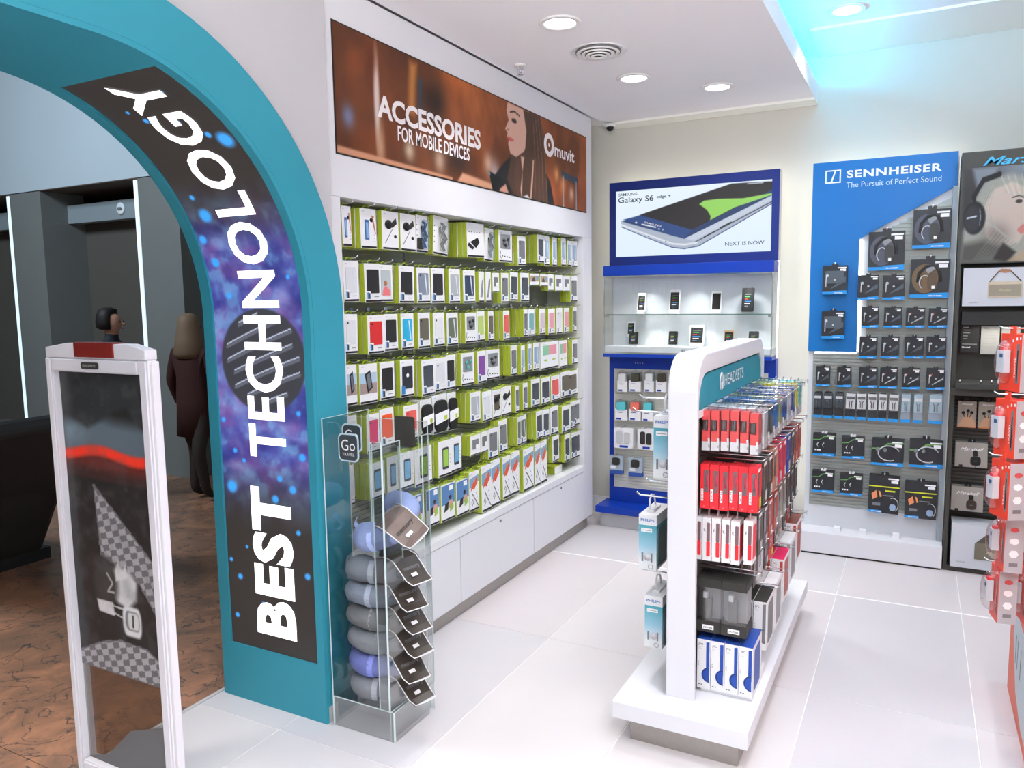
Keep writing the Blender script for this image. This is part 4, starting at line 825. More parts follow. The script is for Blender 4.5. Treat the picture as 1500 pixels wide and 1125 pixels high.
v_, f_ = text_geo('SAMSUNG', .006); k_ = .03 / .73
c_, s_n = math.cos(-.27), math.sin(-.27); o_ = gp(372, 468)
m.add([P1(gx + (o_[0]) * gw2 + (x * k_ * c_ - y * k_ * .6 * s_n), gz0 + o_[1] / .44 * gh2 + (x * k_ * s_n + y * k_ * .6 * c_), -.0092) for x, y in v_ * .72], f_, wprint)
m.build('sign_lettering', ps)
# glass case
gl0, gl1, gb0, gb1 = -2.088, -.876, 1.335, 1.915
m = MB(); m.fbox(P2, gl0 - .004, gl1 + .004, 1.905, 1.98, -.2, 0, blue); m.build('case_header', ps, bevel=.002)
m = MB(); m.fbox(P2, gl0 - .004, gl1 + .004, 1.305, 1.33, -.2, .004, blue); m.build('case_base', ps, bevel=.002)
casem = mat('case_lining', (222, 228, 232), .6)
m = MB(); m.fbox(P2, gl0, gl1, 1.33, 1.905, -.19, -.18, casem); m.fbox(P2, gl0 + .002, gl1 - .002, 1.331, 1.385, -.18, -.012, casem); m.build('case_lining', ps)
for x in (gl0, gl1 - .01): m = MB(); m.fbox(P2, x, x + .01, 1.386, 1.904, -.18, -.004, clear); m.build('side_glass', ps)
m = MB(); m.fbox(P2, gl0 + .012, gl1 - .012, 1.615, 1.622, -.17, -.02, glassm); m.fbox(P2, gl0 + .012, gl1 - .012, 1.6145, 1.6225, -.02, -.016, mat('glass_edge_green', (110, 140, 130), .2)); m.build('glass_shelf', ps)
m = MB(); m.fbox(P2, gl0, gl1, 1.34, 1.905, -.004, 0, glass('case_front', (.985, .99, .99), .02)); m.build('front_glass', ps)
m = MB(); m.fbox(P2, gl0, gl1, 1.895, 1.904, -.01, .003, chrome); m.fbox(P2, gl0, gl1, 1.331, 1.343, -.01, .003, chrome); m.fbox(P2, gl0, gl0 + .007, 1.343, 1.895, -.01, .003, chrome); m.fbox(P2, gl1 - .007, gl1, 1.343, 1.895, -.01, .003, chrome); m.build('case_trim', ps)
for x in (gl0 + .02, gl1 - .03): m = MB(); m.fbox(P2, x, x + .02, 1.60, 1.6145, -.06, -.01, chrome); m.build('shelf_bracket', ps)
m = MB(); m.lathe((-1.48, 5.427, 1.362), [(.012, 0), (.012, .016), (.008, .018)], chrome, 12, (0, -1, 0)); m.build('case_lock', ps)
for x in (-1.78, -1.42, -1.06):
    area('case_spot', (x, 5.50, 1.893), (math.radians(-12), 0, 0), .03, .03, .9, (1, 1, .98), 'DISK', math.radians(110)); area('case_spot', (x + .06, 5.50, 1.608), (math.radians(-12), 0, 0), .03, .03, .5, (1, 1, .96), 'DISK', math.radians(120))
# lower peg panel
m = MB(); m.fbox(P1, -2.06, -.92, .28, 1.205, -.003, .002, cream); z = .30
while z < 1.19: m.fbox(P1, -2.055, -.925, z, z + .013, .002, .009, cream); z += .0225
m.build('slat_panel', ps)
for k, dx in enumerate((0, .018, .036, .055)): m = MB(); m.lathe((-1.89 + dx, 5.5835, 1.25), [(.004, 0), (.003, .001)], wprint, 8, (0, -1, 0)); m.build('indicator_dot', ps)
def led_back(parent, X0_, X1_, Z0_, Z1_, Y_):
    for a in ((X0_, X0_ + .012, Z0_, Z1_), (X1_ - .012, X1_, Z0_, Z1_), (X0_ + .02, X1_ - .02, Z1_ - .012, Z1_)):
        m = MB(); m.box(a[0], a[1], Y_, Y_ + .012, a[2], a[3], striplight); tag(m.build('halo_light_strip', parent), 'white light strip glowing behind the panel')
led_back(ps, -2.09, -.88, .3, 2.585, 5.683)
# phones in the case
def phone(kind):
    if 'ph' + kind in _pk: return _pk['ph' + kind]
    r = proto('dummy_phone_' + kind); _pk['ph' + kind] = r; w, h = .07, .14; fr = {'w': wprint, 'wp': wprint, 'w2': wprint, 'b': kprint, 'g': mat('gold_phone', (206, 164, 120), .35, metal=.4)}[kind]
    m = MB(); m.fpoly(FL, rrect(-w / 2, w / 2, 0, h, .008), -.008, 0, fr); lpart(m, 'body', r)
    m = MB(); m.rect(FL, -w / 2 + .006, w / 2 - .006, .016, h - .016, .0005, kprint)
    for k in range(6): m.rect(FL, -.018, .002 + (k % 3) * .008, .03 + k * .014, .035 + k * .014, .0009, [gprint, wprint, mat('app_blue', (60, 130, 200), .4), mat('app_red', (200, 60, 50), .4), mat('app_green', (90, 190, 80), .4), gprint][k]) if kind != 'wp' else None
    lpart(m, 'screen', r)
    m = MB(); m.fpoly(FL, [(-.03, -.012), (.03, -.012), (.03, 0), (-.03, 0)], -.03, .012, wcard if kind != 'b' else clear2); lpart(m, 'stand_foot', r); return r
PL = ['white phone with lit app list, leftmost on the upper glass shelf', 'taller white phone, second on the upper glass shelf', 'white phone with blank dark screen on the upper glass shelf', 'black phone leaning, rightmost on the upper glass shelf',
      'small white phone raised at the back left of the case floor', 'black phone with angled screen, front left of the case floor', 'black phone with coloured app dots on the case floor', 'largest white phone, centre of the case floor', 'gold-edged phone on the case floor', 'black phone leaning, rightmost on the case floor']
for (k, x0, x1, zt, zb), lb in zip(PHN, PL):
    base = 1.623 if zb > 1.6 else 1.386
    o = place(phone(k), ((x0 + x1) / 2, 5.52 if k != 'w2' else 5.57, base + .013 + (.06 if k == 'w2' else 0)), 0, lb, 'phone', 'phones in the glass case', ((x1 - x0) / .07, 1, (zt - base - .013 - (.06 if k == 'w2' else 0)) / .14), 0, -.18)
    o.name = 'dummy_phone'
# accessories on the blue stand
def acc(kind):
    if 'ac' + kind in _pk: return _pk['ac' + kind]
    r = proto('ac_' + kind); _pk['ac' + kind] = r; w, h = .09, .15; pt = {'teal': (96, 196, 206), 'coral': (240, 120, 104), 'wht': (226, 228, 230), 'blk': (70, 66, 58)}.get(kind)
    if pt:
        m = MB(); m.fpoly(FL, rrect(-w / 2, w / 2, -h, 0, .008), -.025, 0, clear2); lpart(m, 'blister', r)
        m = MB(); m.fpoly(FL, rrect(-w * .35, w * .35, -h * .5, -.012, .01), .0005, .008, mat('acc_' + kind, pt, .35)); lpart(m, 'product', r)
        m = MB(); m.fpoly(FL, [(-w / 2, -h), (w / 2, -h), (w / 2, -h * .48), (-w / 2, -h * .42)], .0005, .002, wcard); m.rect(FL, -w * .4, w * .0, -h + .004, -h + .016, .0024, blue); m.rect(FL, -w * .3, w * .1, -h * .62, -h * .59, .0024, blue); lpart(m, 'insert_card', r)
    elif kind.startswith('adapter'):
        m = MB(); m.fpoly(FL, rrect(-w / 2, w / 2, -h, 0, .012), -.05, 0, wcard); lpart(m, 'carton', r)
        m = MB(); m.fpoly(FL, rrect(-w * .36, -.003, -h * .75, -.02, .012), .0005, .006, soft_black if kind.endswith('b') else lgrey); m.fpoly(FL, rrect(.003, w * .36, -h * .75, -.03, .01), .0005, .006, soft_black if kind.endswith('b') else lgrey); lpart(m, 'window', r)
        m = MB(); m.rect(FL, -w * .2, w * .25, -h + .006, -h + .022, .0008, blue); lpart(m, 'brand_bar', r)
    else:
        m = MB(); m.fpoly(FL, [(-w / 2, -h), (w / 2, -h), (w / 2, 0), (-w / 2, 0)], -.004, 0, mat('card_grey', (168, 182, 196), .5)); lpart(m, 'card', r)
        m = MB(); m.fpoly(FL, rrect(-w * .3, w * .3, -h * .5, -.015, .015), .0005, .010, soft_black); lpart(m, 'memory_card_adapter', r)
        m = MB(); m.rect(FL, -w / 2, w / 2, -h, -h * .78, .0006, mat('card_navy', (50, 84, 160), .5)); m.rect(FL, -w * .4, 0, -h * .7, -h * .55, .0008, wprint); lpart(m, 'print', r)
    m = MB(); m.tube([(0, .02, .008), (0, -.04, .008), (0, -.045, .014)], .0022, chrome, 5); lpart(m, 'hanger', r); return r
AL_ = {'wht': 'clear pack with white earphones', 'blk': 'clear pack with dark product', 'teal': 'clear pack with teal case', 'coral': 'clear pack with coral case', 'adapter': 'white carton with two pale windows', 'adapterb': 'white carton with two dark windows', 'card': 'grey card pack with dark adapter'}
SP = ['leftmost in the top row', 'second in the top row', 'third in the top row', 'fourth in the top row', 'leftmost in the second row', 'in the second row', 'third in the second row', 'in the third row', 'in the third row', 'leftmost in the bottom row', 'second in the bottom row']
for (k, x0, x1, zt, zb), sp in zip(SAM, SP):
    for j in range(2):
        o = place(acc(k), ((x0 + x1) / 2, 5.50 + .03 * j + (.025 if j and k.startswith('ad') else 0), zt), 0, '%s %s of the blue stand%s' % (AL_[k], sp, ', behind the front one' if j else ''), 'accessory pack', 'accessory packs on the blue stand', ((x1 - x0) / .09, .5 if j else .9, (zt - zb) / .15)); o.name = 'accessory_pack'

# ============================================================ HEADPHONE PANEL (blue and grey, back wall)
hp = thing('headphone_display_panel', 'tall blue and grey headphone display panel on a white plinth', 'display stand', (-.24, 5.6, 0))
Q = FY(5.6); sb = mat('display_blue', (10, 112, 186), .4, grain=.05, scale=2)
m = MB(); m.fbox(Q, -.66, .184, .14, 2.595, -.08, -.003, mat('panel_white', (222, 226, 232), .5)); m.build('back_board', hp)
m = MB(); m.box(-.675, .186, 5.425, 5.68, 0.012, .150, white); m.build('plinth', hp, bevel=.002)
m = MB(); m.box(-.66, .178, 5.435, 5.67, 0, .012, soft_black); m.build('plinth_shadow_gap', hp)
for x in (-.46, -.30, -.10): m = MB(); m.box(x, x + .04, 5.50, 5.56, .1505, .175, wcard); m.build('shelf_stop', hp)
m = MB(); m.fpoly(Q, [(-.662, 1.366), (-.358, 1.366), (-.366, 2.106), (.178, 2.405), (.176, 2.613), (-.662, 2.613)], .002, .016, sb); m.build('blue_header', hp)
m = MB(); m.fbox(Q, -.63, .155, .30, 1.36, 0, .003, slatm); m.fpoly(Q, [(-.31, 1.36), (.155, 1.36), (.155, 2.34), (-.31, 2.10)], 0, .003, slatm)
z = .31
while z < 2.3:
    if z < 1.35: m.fbox(Q, -.625, .15, z, z + .013, .003, .010, slatm)
    else:
        xl = -.30 if z < 2.10 else -.30 + (z - 2.10) / .24 * .44
        if xl < .13: m.fbox(Q, xl, .15, z, z + .013, .003, .010, slatm)
    z += .0235
m.build('slat_panel', hp)
m = MB(); m.fbox(Q, .155, .184, .15, 2.40, 0, .05, mat('side_trim_grey', (170, 176, 184), .4)); m.build('side_trim', hp)
# backlight strips at the edge of the blue header
m = MB(); m.fbox(Q, -.362, -.352, 1.37, 2.10, -.001, .006, striplight); m.fbox(Q, -.62, -.362, 1.352, 1.360, .004, .010, striplight); tag(m.build('edge_light_strip', hp), 'white light strip along the blue header')
m = MB(); hw = mat('header_lettering', (244, 250, 255), .5)
m.text(Q, 'SENNHEISER', -.455, 2.503, .048, .0168, hw, bold=.03, width=.545, space=1.12); m.text(Q, 'The Pursuit of Perfect Sound', -.455, 2.44, .036, .0168, mat('header_tagline', (206, 228, 246), .5), width=.545)
lx, lz = -.585, 2.475; m.flat(Q, [(lx, lz), (lx + .095, lz), (lx + .095, lz + .085), (lx, lz + .085)], .0166, hw); m.flat(Q, [(lx + .008, lz + .008), (lx + .030, lz + .008), (lx + .052, lz + .077), (lx + .008, lz + .077)], .0170, sb); m.flat(Q, [(lx + .043, lz + .008), (lx + .087, lz + .008), (lx + .087, lz + .077), (lx + .065, lz + .077)], .0170, sb)
m.flat(Q, [(lx + .028, lz + .008), (lx + .032, lz + .008), (lx + .056, lz + .077), (lx + .052, lz + .077)], .0172, sb)
m.build('header_lettering', hp)
led_back(hp, -.655, .18, .2, 2.60, 5.683)
sbar = mat('pack_blue_bar', (40, 146, 220), .45); skk = mat('pack_dark', (46, 46, 50), .4); skg = mat('pack_glow', (88, 88, 100), .5); sgm = mat('pack_gunmetal', (84, 92, 100), .45)
brn = mat('pack_brown', (96, 76, 58), .5); grn = mat('pack_green_line', (104, 156, 84), .5); orr = mat('pack_orange', (230, 140, 92), .5); yel = mat('pack_yellow', (214, 214, 50), .5)
def hpk(kind):
    if 'hp' + kind in _pk: return _pk['hp' + kind]
    r = proto('hp_' + kind); _pk['hp' + kind] = r; w = .10; x0, x1 = -w / 2, w / 2
    H = {'big': .11, 'bigbrown': .11, 'wide': .12, 'sm': .13, 'smr': .13, 'dark': .30, 'blister': .30, 'pale': .28, 'sport': .11, 'hoop': .085, 'run': .13}[kind]; r['H'] = H; d = .04 if kind in ('sport', 'hoop') else .03
    if kind in ('dark', 'blister', 'pale'):
        m = MB(); m.fpoly(FL, [(x0, -H), (x1, -H), (x1 - .004, -.02), (.03, 0), (-.03, 0), (x0 + .004, -.02)], -.012, 0, {'dark': skk, 'blister': skk, 'pale': mat('pack_pale', (150, 160, 172), .5)}[kind]); m.rect(FL, x0, x1, -H, -H + .03, .0006, sbar); lpart(m, 'card', r)
        m = MB(); m.fpoly(FL, [(x0 + .004, -.18), (x1 - .004, -.18), (x1 - .004, -.012), (x0 + .004, -.012)], .0004, .003, wprint if kind == 'blister' else sgm if kind == 'dark' else mat('pack_ice', (176, 206, 222), .4)); lpart(m, 'window_card', r)
        m = MB(); q = kprint if kind == 'blister' else grey
        for x in (-.02, .02): m.tube([(x, -.005, -.09), (x * .5, -.006, -.11), (x * .5, -.006, -.165)], .004, q, 5)
        m.rect(FL, -.04, .04, -.075, -.045, .0036, gprint if kind == 'blister' else wprint); lpart(m, 'earphones', r)
        m = MB(); m.fpoly(FL, rrect(x0 + .003, x1 - .003, -.19, .004, .01), .014, .0145, clear2); lpart(m, 'blister', r)
    else:
        m = MB(); m.fpoly(FL, [(x0, -H), (x1, -H), (x1, 0), (x0, 0)], -d, 0, skk, side=skk)
        if kind != 'run': m.flat(FL, [(x0, -H), (x1, -H), (x1, -H + H * .1 + .004), (.0, -H + H * .1 + .002), (-.01, -H + H * .09), (x0, -H + H * .09)], .0006, sbar)
        else: m.rect(FL, x0, -.005, -H, -H + .009, .0006, sbar); m.rect(FL, x0, x1, -.040, -.036, .0008, yel)
        m.text(FL, 'SENNHEISER', (0 if kind != 'run' else x0 + .012), -H + (.004 if kind != 'run' else .0025), .0035, .0009, wprint, bold=.03, width=.034); lpart(m, 'carton', r)
        m = MB(); m.rect(FL, .012, .046, -.012, -.007, .0008, wprint); m.rect(FL, .022, .044, -.024, -.014, .001, wprint); lpart(m, 'price_sticker', r)
        m = MB(); m.fpoly(FL, rrect(-.012, .012, -.001, .009, .002, 2), -.01, -.006, skk if kind not in ('sport',) else wcard); lpart(m, 'hang_tab', r)
        if kind.startswith('big'):
            m = MB(); m.flat(FL, [(-.012 + .034 * math.cos(t), -.055 + .042 * math.sin(t)) for t in np.linspace(0, 2 * PI, 25)[:-1]], .0004, skg if kind == 'big' else mat('pack_bronze', (116, 92, 68), .5)); lpart(m, 'halo_print', r)
            m = MB(); m.tube([(-.030, -.002, -.065), (-.028, -.003, -.040), (-.010, -.003, -.020), (.010, -.003, -.018), (.024, -.003, -.034), (.028, -.003, -.065)], .005, soft_black, 6)
            m.fpoly(FL, [(-.012, -.03), (.012, -.014), (.018, -.024), (-.004, -.042)], .001, .006, grey); lpart(m, 'headband_print', r)
            m = MB(); m.fpoly(FL, rrect(-.004, .018, -.088, -.040, .008), .001, .009, charcoal if kind == 'big' else brn); m.tube([(-.012 + .014 * math.cos(t), -.007, -.066 + .02 * math.sin(t)) for t in np.linspace(.6, 4.2, 10)], .0016, lgrey, 5); m.rect(FL, .006, .014, -.084, -.076, .0095, wprint); lpart(m, 'ear_cup_print', r)
        elif kind in ('sm', 'smr', 'wide'):
            m = MB(); m.flat(FL, [(-.02, -.10), (.045, -.07), (.045, -.045), (-.01, -.09)], .0006, sgm); m.tube([(-.034, -.0015, -.045), (-.036, -.0015, -.09)], .0026, lgrey, 5); m.lathe((-.03, -.0005, -.042), [(.008, 0), (.006, .003)], lgrey, 8, (0, -1, 0)); m.lathe((.0, -.0005, -.06), [(.006, 0), (.004, .003)], lgrey, 8, (0, -1, 0))
            if kind == 'smr': m.tube([(-.02, -.0015, -.10), (.04, -.0015, -.06)], .0026, lgrey, 5); m.lathe((-.022, -.001, -.036), [(.006, 0), (.004, .003)], mat('bud_red', (170, 60, 50), .4), 8, (0, -1, 0))
            if kind == 'wide': m.fpoly(FL, rrect(-.04, .036, -.075, -.022, .004), .0007, .003, sgm)
            lpart(m, 'earphone_print', r)
        elif kind in ('sport', 'hoop'):
            m = MB(); m.flat(FL, [(x0, -.030), (-.02, -.028), (.0, -.012), (x1, -.008), (x1, -.012), (.0, -.017), (-.02, -.033), (x0, -.035)], .0008, grn); lpart(m, 'green_line_print', r)
            m = MB()
            if kind == 'sport':
                for x in (-.025, .0): m.tube([(x, -.002, -.045), (x - .006, -.002, -.055), (x, -.002, -.07), (x + .006, -.002, -.055)], .0022, lgrey, 5)
                for k in range(3): m.rect(FL, x0 + .01 + k * .010, x0 + .017 + k * .010, -.085, -.078, .0008, wprint)
            else: m.tube([(.005 + .034 * math.cos(t), -.002, -.045 + .024 * math.sin(t)) for t in np.linspace(.4, 5.2, 16)], .0018, lgrey, 5); m.lathe((-.03, -.0005, -.035), [(.008, 0), (.006, .003)], gprint, 8, (0, -1, 0)); m.lathe((-.008, -.0005, -.035), [(.007, 0), (.005, .003)], gprint, 8, (0, -1, 0))
            lpart(m, 'neckband_print', r)
        else:
            m = MB(); m.flat(FL, [(-.04, -.065), (-.025, -.052), (-.02, -.075), (-.035, -.085)], .0008, orr); m.flat(FL, [(-.018, -.052), (-.012, -.055), (-.006, -.072), (-.012, -.075)], .0008, orr); lpart(m, 'bud_print', r)
            m = MB(); m.fpoly(FL, rrect(.020, .040, -.118, -.096, .008), .0007, .004, mat('pod_blue', (150, 170, 200), .4)); m.tube([(.03 + .018 * math.cos(t), -.001, -.098 + .024 * math.sin(t)) for t in np.linspace(-1, 2, 8)], .0012, lgrey, 4)
            m.rect(FL, .004, .036, -.054, -.049, .0008, yel); m.rect(FL, -.004, .03, -.07, -.066, .0008, gprint); m.rect(FL, -.035, -.01, -.105, -.095, .0008, gprint); lpart(m, 'pod_print', r)
    m = MB(); m.tube([(0, .04, .006), (0, -.02, .006), (0, -.025, .012)], .0025, chrome, 5); lpart(m, 'hanger', r)
    return r
HN = {'big': 'large black box with grey headphones', 'bigbrown': 'large black box with brown headphones', 'wide': 'black box on the blue header board', 'sm': 'small black earphone box', 'smr': 'small black earphone box with silver cable print', 'dark': 'slim dark clear-topped pack', 'blister': 'slim pack with white window card', 'pale': 'slim pale blue pack',
      'sport': 'black box with green line and clip buds', 'hoop': 'wide black box with neckband print', 'run': 'black box with yellow line and orange buds'}
HP = ['left of the two grey ones, under the diagonal edge', 'top right under the diagonal edge', 'right side, below the topmost box', 'upper of two', 'lower of two', 'first row, left', 'first row, second'] + ['%s in the second row' % q for q in ORD[:4]] + ['%s in the third row' % q for q in ORD[:4]] + ['%s in the fourth row' % q for q in ORD[:6]] + ['%s in the slim pack row' % q for q in ORD[:11]] + \
     ['leftmost in the row below the slim packs', 'second in the row below the slim packs', 'third in the row below the slim packs', 'rightmost in the row below the slim packs', 'leftmost in the bottom row', 'second in the bottom row', 'third in the bottom row', 'rightmost in the bottom row']
for (k, x0, x1, zt, zb), lp in zip(SEN, HP):
    r = hpk(k)
    for j in range(2 if k in ('sport', 'hoop', 'run', 'sm', 'smr', 'dark', 'pale', 'wide') else 1):
        o = place(r, ((x0 + x1) / 2, 5.53 + (.034 if j else 0) * 1.0, zt + .0), 0, ('behind the ' if j else '') + '%s, %s' % (HN[k], lp), 'headphone box' if k not in ('dark', 'blister', 'pale') else 'earphone pack', 'headphone boxes on the blue and grey panel', ((x1 - x0) / .10, .85 if not j else .5, (zt - zb) / r['H']), random.uniform(-.02, .02)); o.name = 'headphone_box' if k not in ('dark', 'blister', 'pale') else 'earphone_pack'

# ============================================================ DARK AUDIO UNIT (right, back wall)
au = thing('audio_display_unit', 'dark grey audio display unit with a portrait poster on top', 'display stand', (.8, 5.6, 0))
U = FY(5.45); ux0, ux1 = .192, 1.25
m = MB(); m.fbox(FY(5.66), ux0, ux1, 0, 2.575, -.02, 0, charcoal); m.build('back_board', au)
for x in (ux0, ux1 - .03): m = MB(); m.fbox(U, x, x + .022, 0, 1.92, -.19, 0, charcoal); m.build('side_panel', au, bevel=.002)
m = MB(); m.fbox(U, ux0, ux1, 1.92, 2.58, -.19, -.01, charcoal); m.build('header', au)
m = MB(); m.fbox(U, ux0 + .022, ux1 - .03, .0, .035, -.19, -.002, charcoal); m.build('floor_board', au)
m = MB(); m.fbox(U, ux0 + .022, ux1 - .03, 1.165, 1.20, -.19, .08, charcoal); m.fbox(U, ux0 - .004, ux1 - .03, 1.12, 1.1645, -.02, .04, charcoal); m.build('shelf', au, bevel=.003)
m = MB(); m.fbox(U, ux0 + .04, ux1 - .06, 1.55, 1.63, -.18, -.03, soft_black); m.build('light_box', au)
m = MB(); m.fbox(FY(5.63), ux0 + .024, ux1 - .034, .33, 1.11, -.006, 0, charcoal); z = .35
while z < 1.1: m.fbox(FY(5.63), ux0 + .03, ux1 - .04, z, z + .013, 0, .008, mat('dark_slat', (82, 80, 76), .4)); z += .024
m.build('slat_panel', au)
for x in (.235, .345, .40, .56): m = MB(); m.lathe((x, 5.40, 1.2005), [(.006, 0), (.006, .02), (.003, .022)], chrome, 10); m.build('shelf_stud', au)
pa = Art(1.76, .60, 330, 150, (70, 70, 74)); pa.poly([(.7, 0), (1.76, 0), (1.76, .6), (.8, .6)], (112, 106, 98), .2); pa.noise(.3, (60, 56, 54), .5, 5, 1, 1, .4)
pa.poly([(0, 0), (.2, .0), (.3, .6), (.0, .6)], (56, 52, 52), .05); pa.poly([(.08, .6), (.16, .38), (.02, .2), (.06, .12), (.2, .3), (.3, .6)], (150, 156, 164), .04, .7); pa.ell(.55, .58, .4, .12, (120, 126, 134), 1.2)
pa.poly([(.0, .0), (.02, .18), (.10, .40), (.22, .52), (.42, .55), (.66, .5), (.76, .4), (.76, .0)], (150, 148, 138), .04)
pa.poly([(.22, .18), (.2, .36), (.28, .46), (.44, .50), (.54, .46), (.60, .38), (.575, .30), (.60, .26), (.56, .22), (.565, .18), (.52, .12), (.40, .10), (.3, .08)], (190, 172, 160), .02)
pa.ell(.32, .16, .14, .10, (96, 86, 80), 1.3, al=.7); pa.poly([(.2, .14), (.40, .10), (.5, .0), (.0, .0), (.02, .12)], (62, 58, 54), .05, .8)
for k in range(16): pa.line([(.30 - .012 * k, .52 - .01 * k), (.24 - .012 * k, .34), (.30 + .014 * k, .20 - .006 * k), (.12 + .012 * k, .02)], .007, (196, 196, 186) if k % 2 else (118, 116, 106), .22, 2)
for k in range(12): pa.line([(.30 + .03 * k, .54), (.38 + .026 * k, .44 - .006 * k), (.50 + .02 * k, .40 + .004 * k)], .010, (214, 212, 202) if k % 2 else (150, 148, 138), .3, 2)
pa.ell(.50, .375, .03, .012, (60, 54, 52), .4); pa.line([(.44, .40), (.50, .41), (.55, .395)], .010, (96, 84, 76), .8); pa.poly([(.50, .205), (.545, .235), (.575, .22), (.56, .20), (.57, .185), (.535, .17), (.50, .19)], (190, 118, 110), .008); pa.ell(.585, .285, .02, .014, (150, 122, 112), .7)
pa.line([(.13, .30), (.10, .42), (.18, .52), (.32, .55)], .035, (34, 32, 34)); pa.ell(.115, .285, .10, .105, (36, 35, 38), .15); pa.ell(.10, .28, .075, .08, (52, 50, 54), .3); pa.line([(.165, .24), (.17, .29), (.16, .34)], .007, (130, 130, 136)); pa.line([(.05, .285), (.13, .295)], .010, (190, 190, 194))
pa.poly([(.30, .02), (.38, .12), (.50, .06), (.42, .0)], (50, 44, 42), .02); pa.poly([(.42, .0), (.54, .06), (.6, .1), (.62, .0)], (170, 146, 122), .03)
ps_ = pa.mesh('portrait_poster', lambda x, y: U(ux0 + .012 + x * .575, 1.925 + y / .60 * .56, -.008), print_mat('portrait_art'), au)
tag(ps_, 'portrait poster of a blonde woman wearing black headphones')
m = MB(); m.text(U, 'Marshall', .30, 2.495, .050, -.0085, mat('script_blue', (70, 176, 224), .5), bold=.012, shear=.45, width=.42); m.build('script_lettering', au)
# white picture box under the poster
def speaker_print(mm, F, cx, z0, w, h, d):
    mm.fpoly(F, rrect(cx - w / 2, cx + w / 2, z0, z0 + h, .008), d, d + .003, mat('speaker_cream', (206, 190, 166), .5)); mm.rect(F, cx - w / 2 + .006, cx + w / 2 - .006, z0 + .008, z0 + h - .018, d + .0035, mat('speaker_grille', (158, 146, 128), .7, grain=.2, scale=200))
    mm.text(F, 'Marshall', cx - w * .18, z0 + h * .38, h * .14, d + .0042, mat('speaker_gold', (220, 200, 160), .4), shear=.4, width=w * .36)
m = MB(); m.fbox(U, .228, .80, 1.665, 1.893, -.14, .002, mat('picture_box_grey', (206, 208, 216), .5)); pb_ = tag(m.build('picture_box'), 'pale wide box with a cream portable speaker picture, below the portrait poster', 'box', 'speaker boxes in the dark audio unit'); 
m = MB(); speaker_print(m, U, .445, 1.715, .175, .095, .0025); m.tube([U(.365, 1.81, .004), U(.41, 1.872, .004)], .003, brn, 5); m.tube([U(.525, 1.81, .004), U(.47, 1.872, .004)], .003, brn, 5); m.fpoly(U, [(.405, 1.868), (.42, 1.885), (.465, 1.882), (.475, 1.868), (.44, 1.86)], .0025, .005, mat('hand_tan', (170, 120, 96), .6)); m.text(U, 'KILBURN', .262, 1.682, .008, .0026, gprint, width=.045)
c = m.build('speaker_print', pb_)
m = MB(); m.fbox(U, .232, .85, .036, .312, -.17, .02, mat('picture_box_grey', (206, 208, 216), .5)); pb2 = tag(m.build('picture_box'), 'pale box with a grey speaker picture, standing at the bottom of the dark audio unit', 'box', 'speaker boxes in the dark audio unit')
m = MB(); m.fpoly(U, [(.36, .10), (.36, .20), (.42, .262), (.68, .262), (.62, .20), (.62, .10)], .0205, .023, mat('speaker_dark', (92, 86, 78), .6)); m.fpoly(U, [(.36, .10), (.36, .205), (.62, .205), (.62, .10)], .023, .025, mat('speaker_olive', (120, 112, 96), .6)); m.text(U, 'Marshall', .42, .14, .018, .0255, mat('speaker_gold', (220, 200, 160), .4), shear=.4, width=.12); m.text(U, 'STANMORE', .262, .068, .009, .0206, gprint, width=.05); m.build('speaker_print', pb2)
# info cards
V = FY(5.60)
m = MB(); m.fbox(V, .236, .335, 1.375, 1.545, 0, .004, kprint); q = tag(m.build('info_card'), 'black info card with white lines, left on the dark shelf unit', 'card', 'info cards on the dark unit'); mm = MB()
for k, w in enumerate((.03, .04, .038, .026, .024)): mm.rect(V, .248, .248 + w, 1.53 - k * .018, 1.533 - k * .018, .0046, lgrey)
mm.rect(V, .245, .325, 1.425, 1.427, .0046, lgrey); mm.text(V, 'Marshall', .245, 1.402, .009, .0046, wprint, bold=.03, width=.045); mm.build('text_print', q)
for i, x in enumerate((.345, .452)):
    m = MB(); m.fbox(V, x, x + .098, 1.365, 1.54, 0, .004, mat('card_beige', (140, 138, 132), .5)); q = tag(m.build('info_card'), ['beige info card beside the black card', 'beige info card, second to the right of the black card, behind the orange packs'][i], 'card', 'info cards on the dark unit'); mm = MB(); mm.text(V, 'WOBURN', x + .01, 1.522, .008, .0046, kprint, width=.03)
    for k in range(6): mm.rect(V, x + .01, x + .08, 1.50 - k * .018, 1.5015 - k * .018, .0046, gprint)
    mm.build('text_print', q)
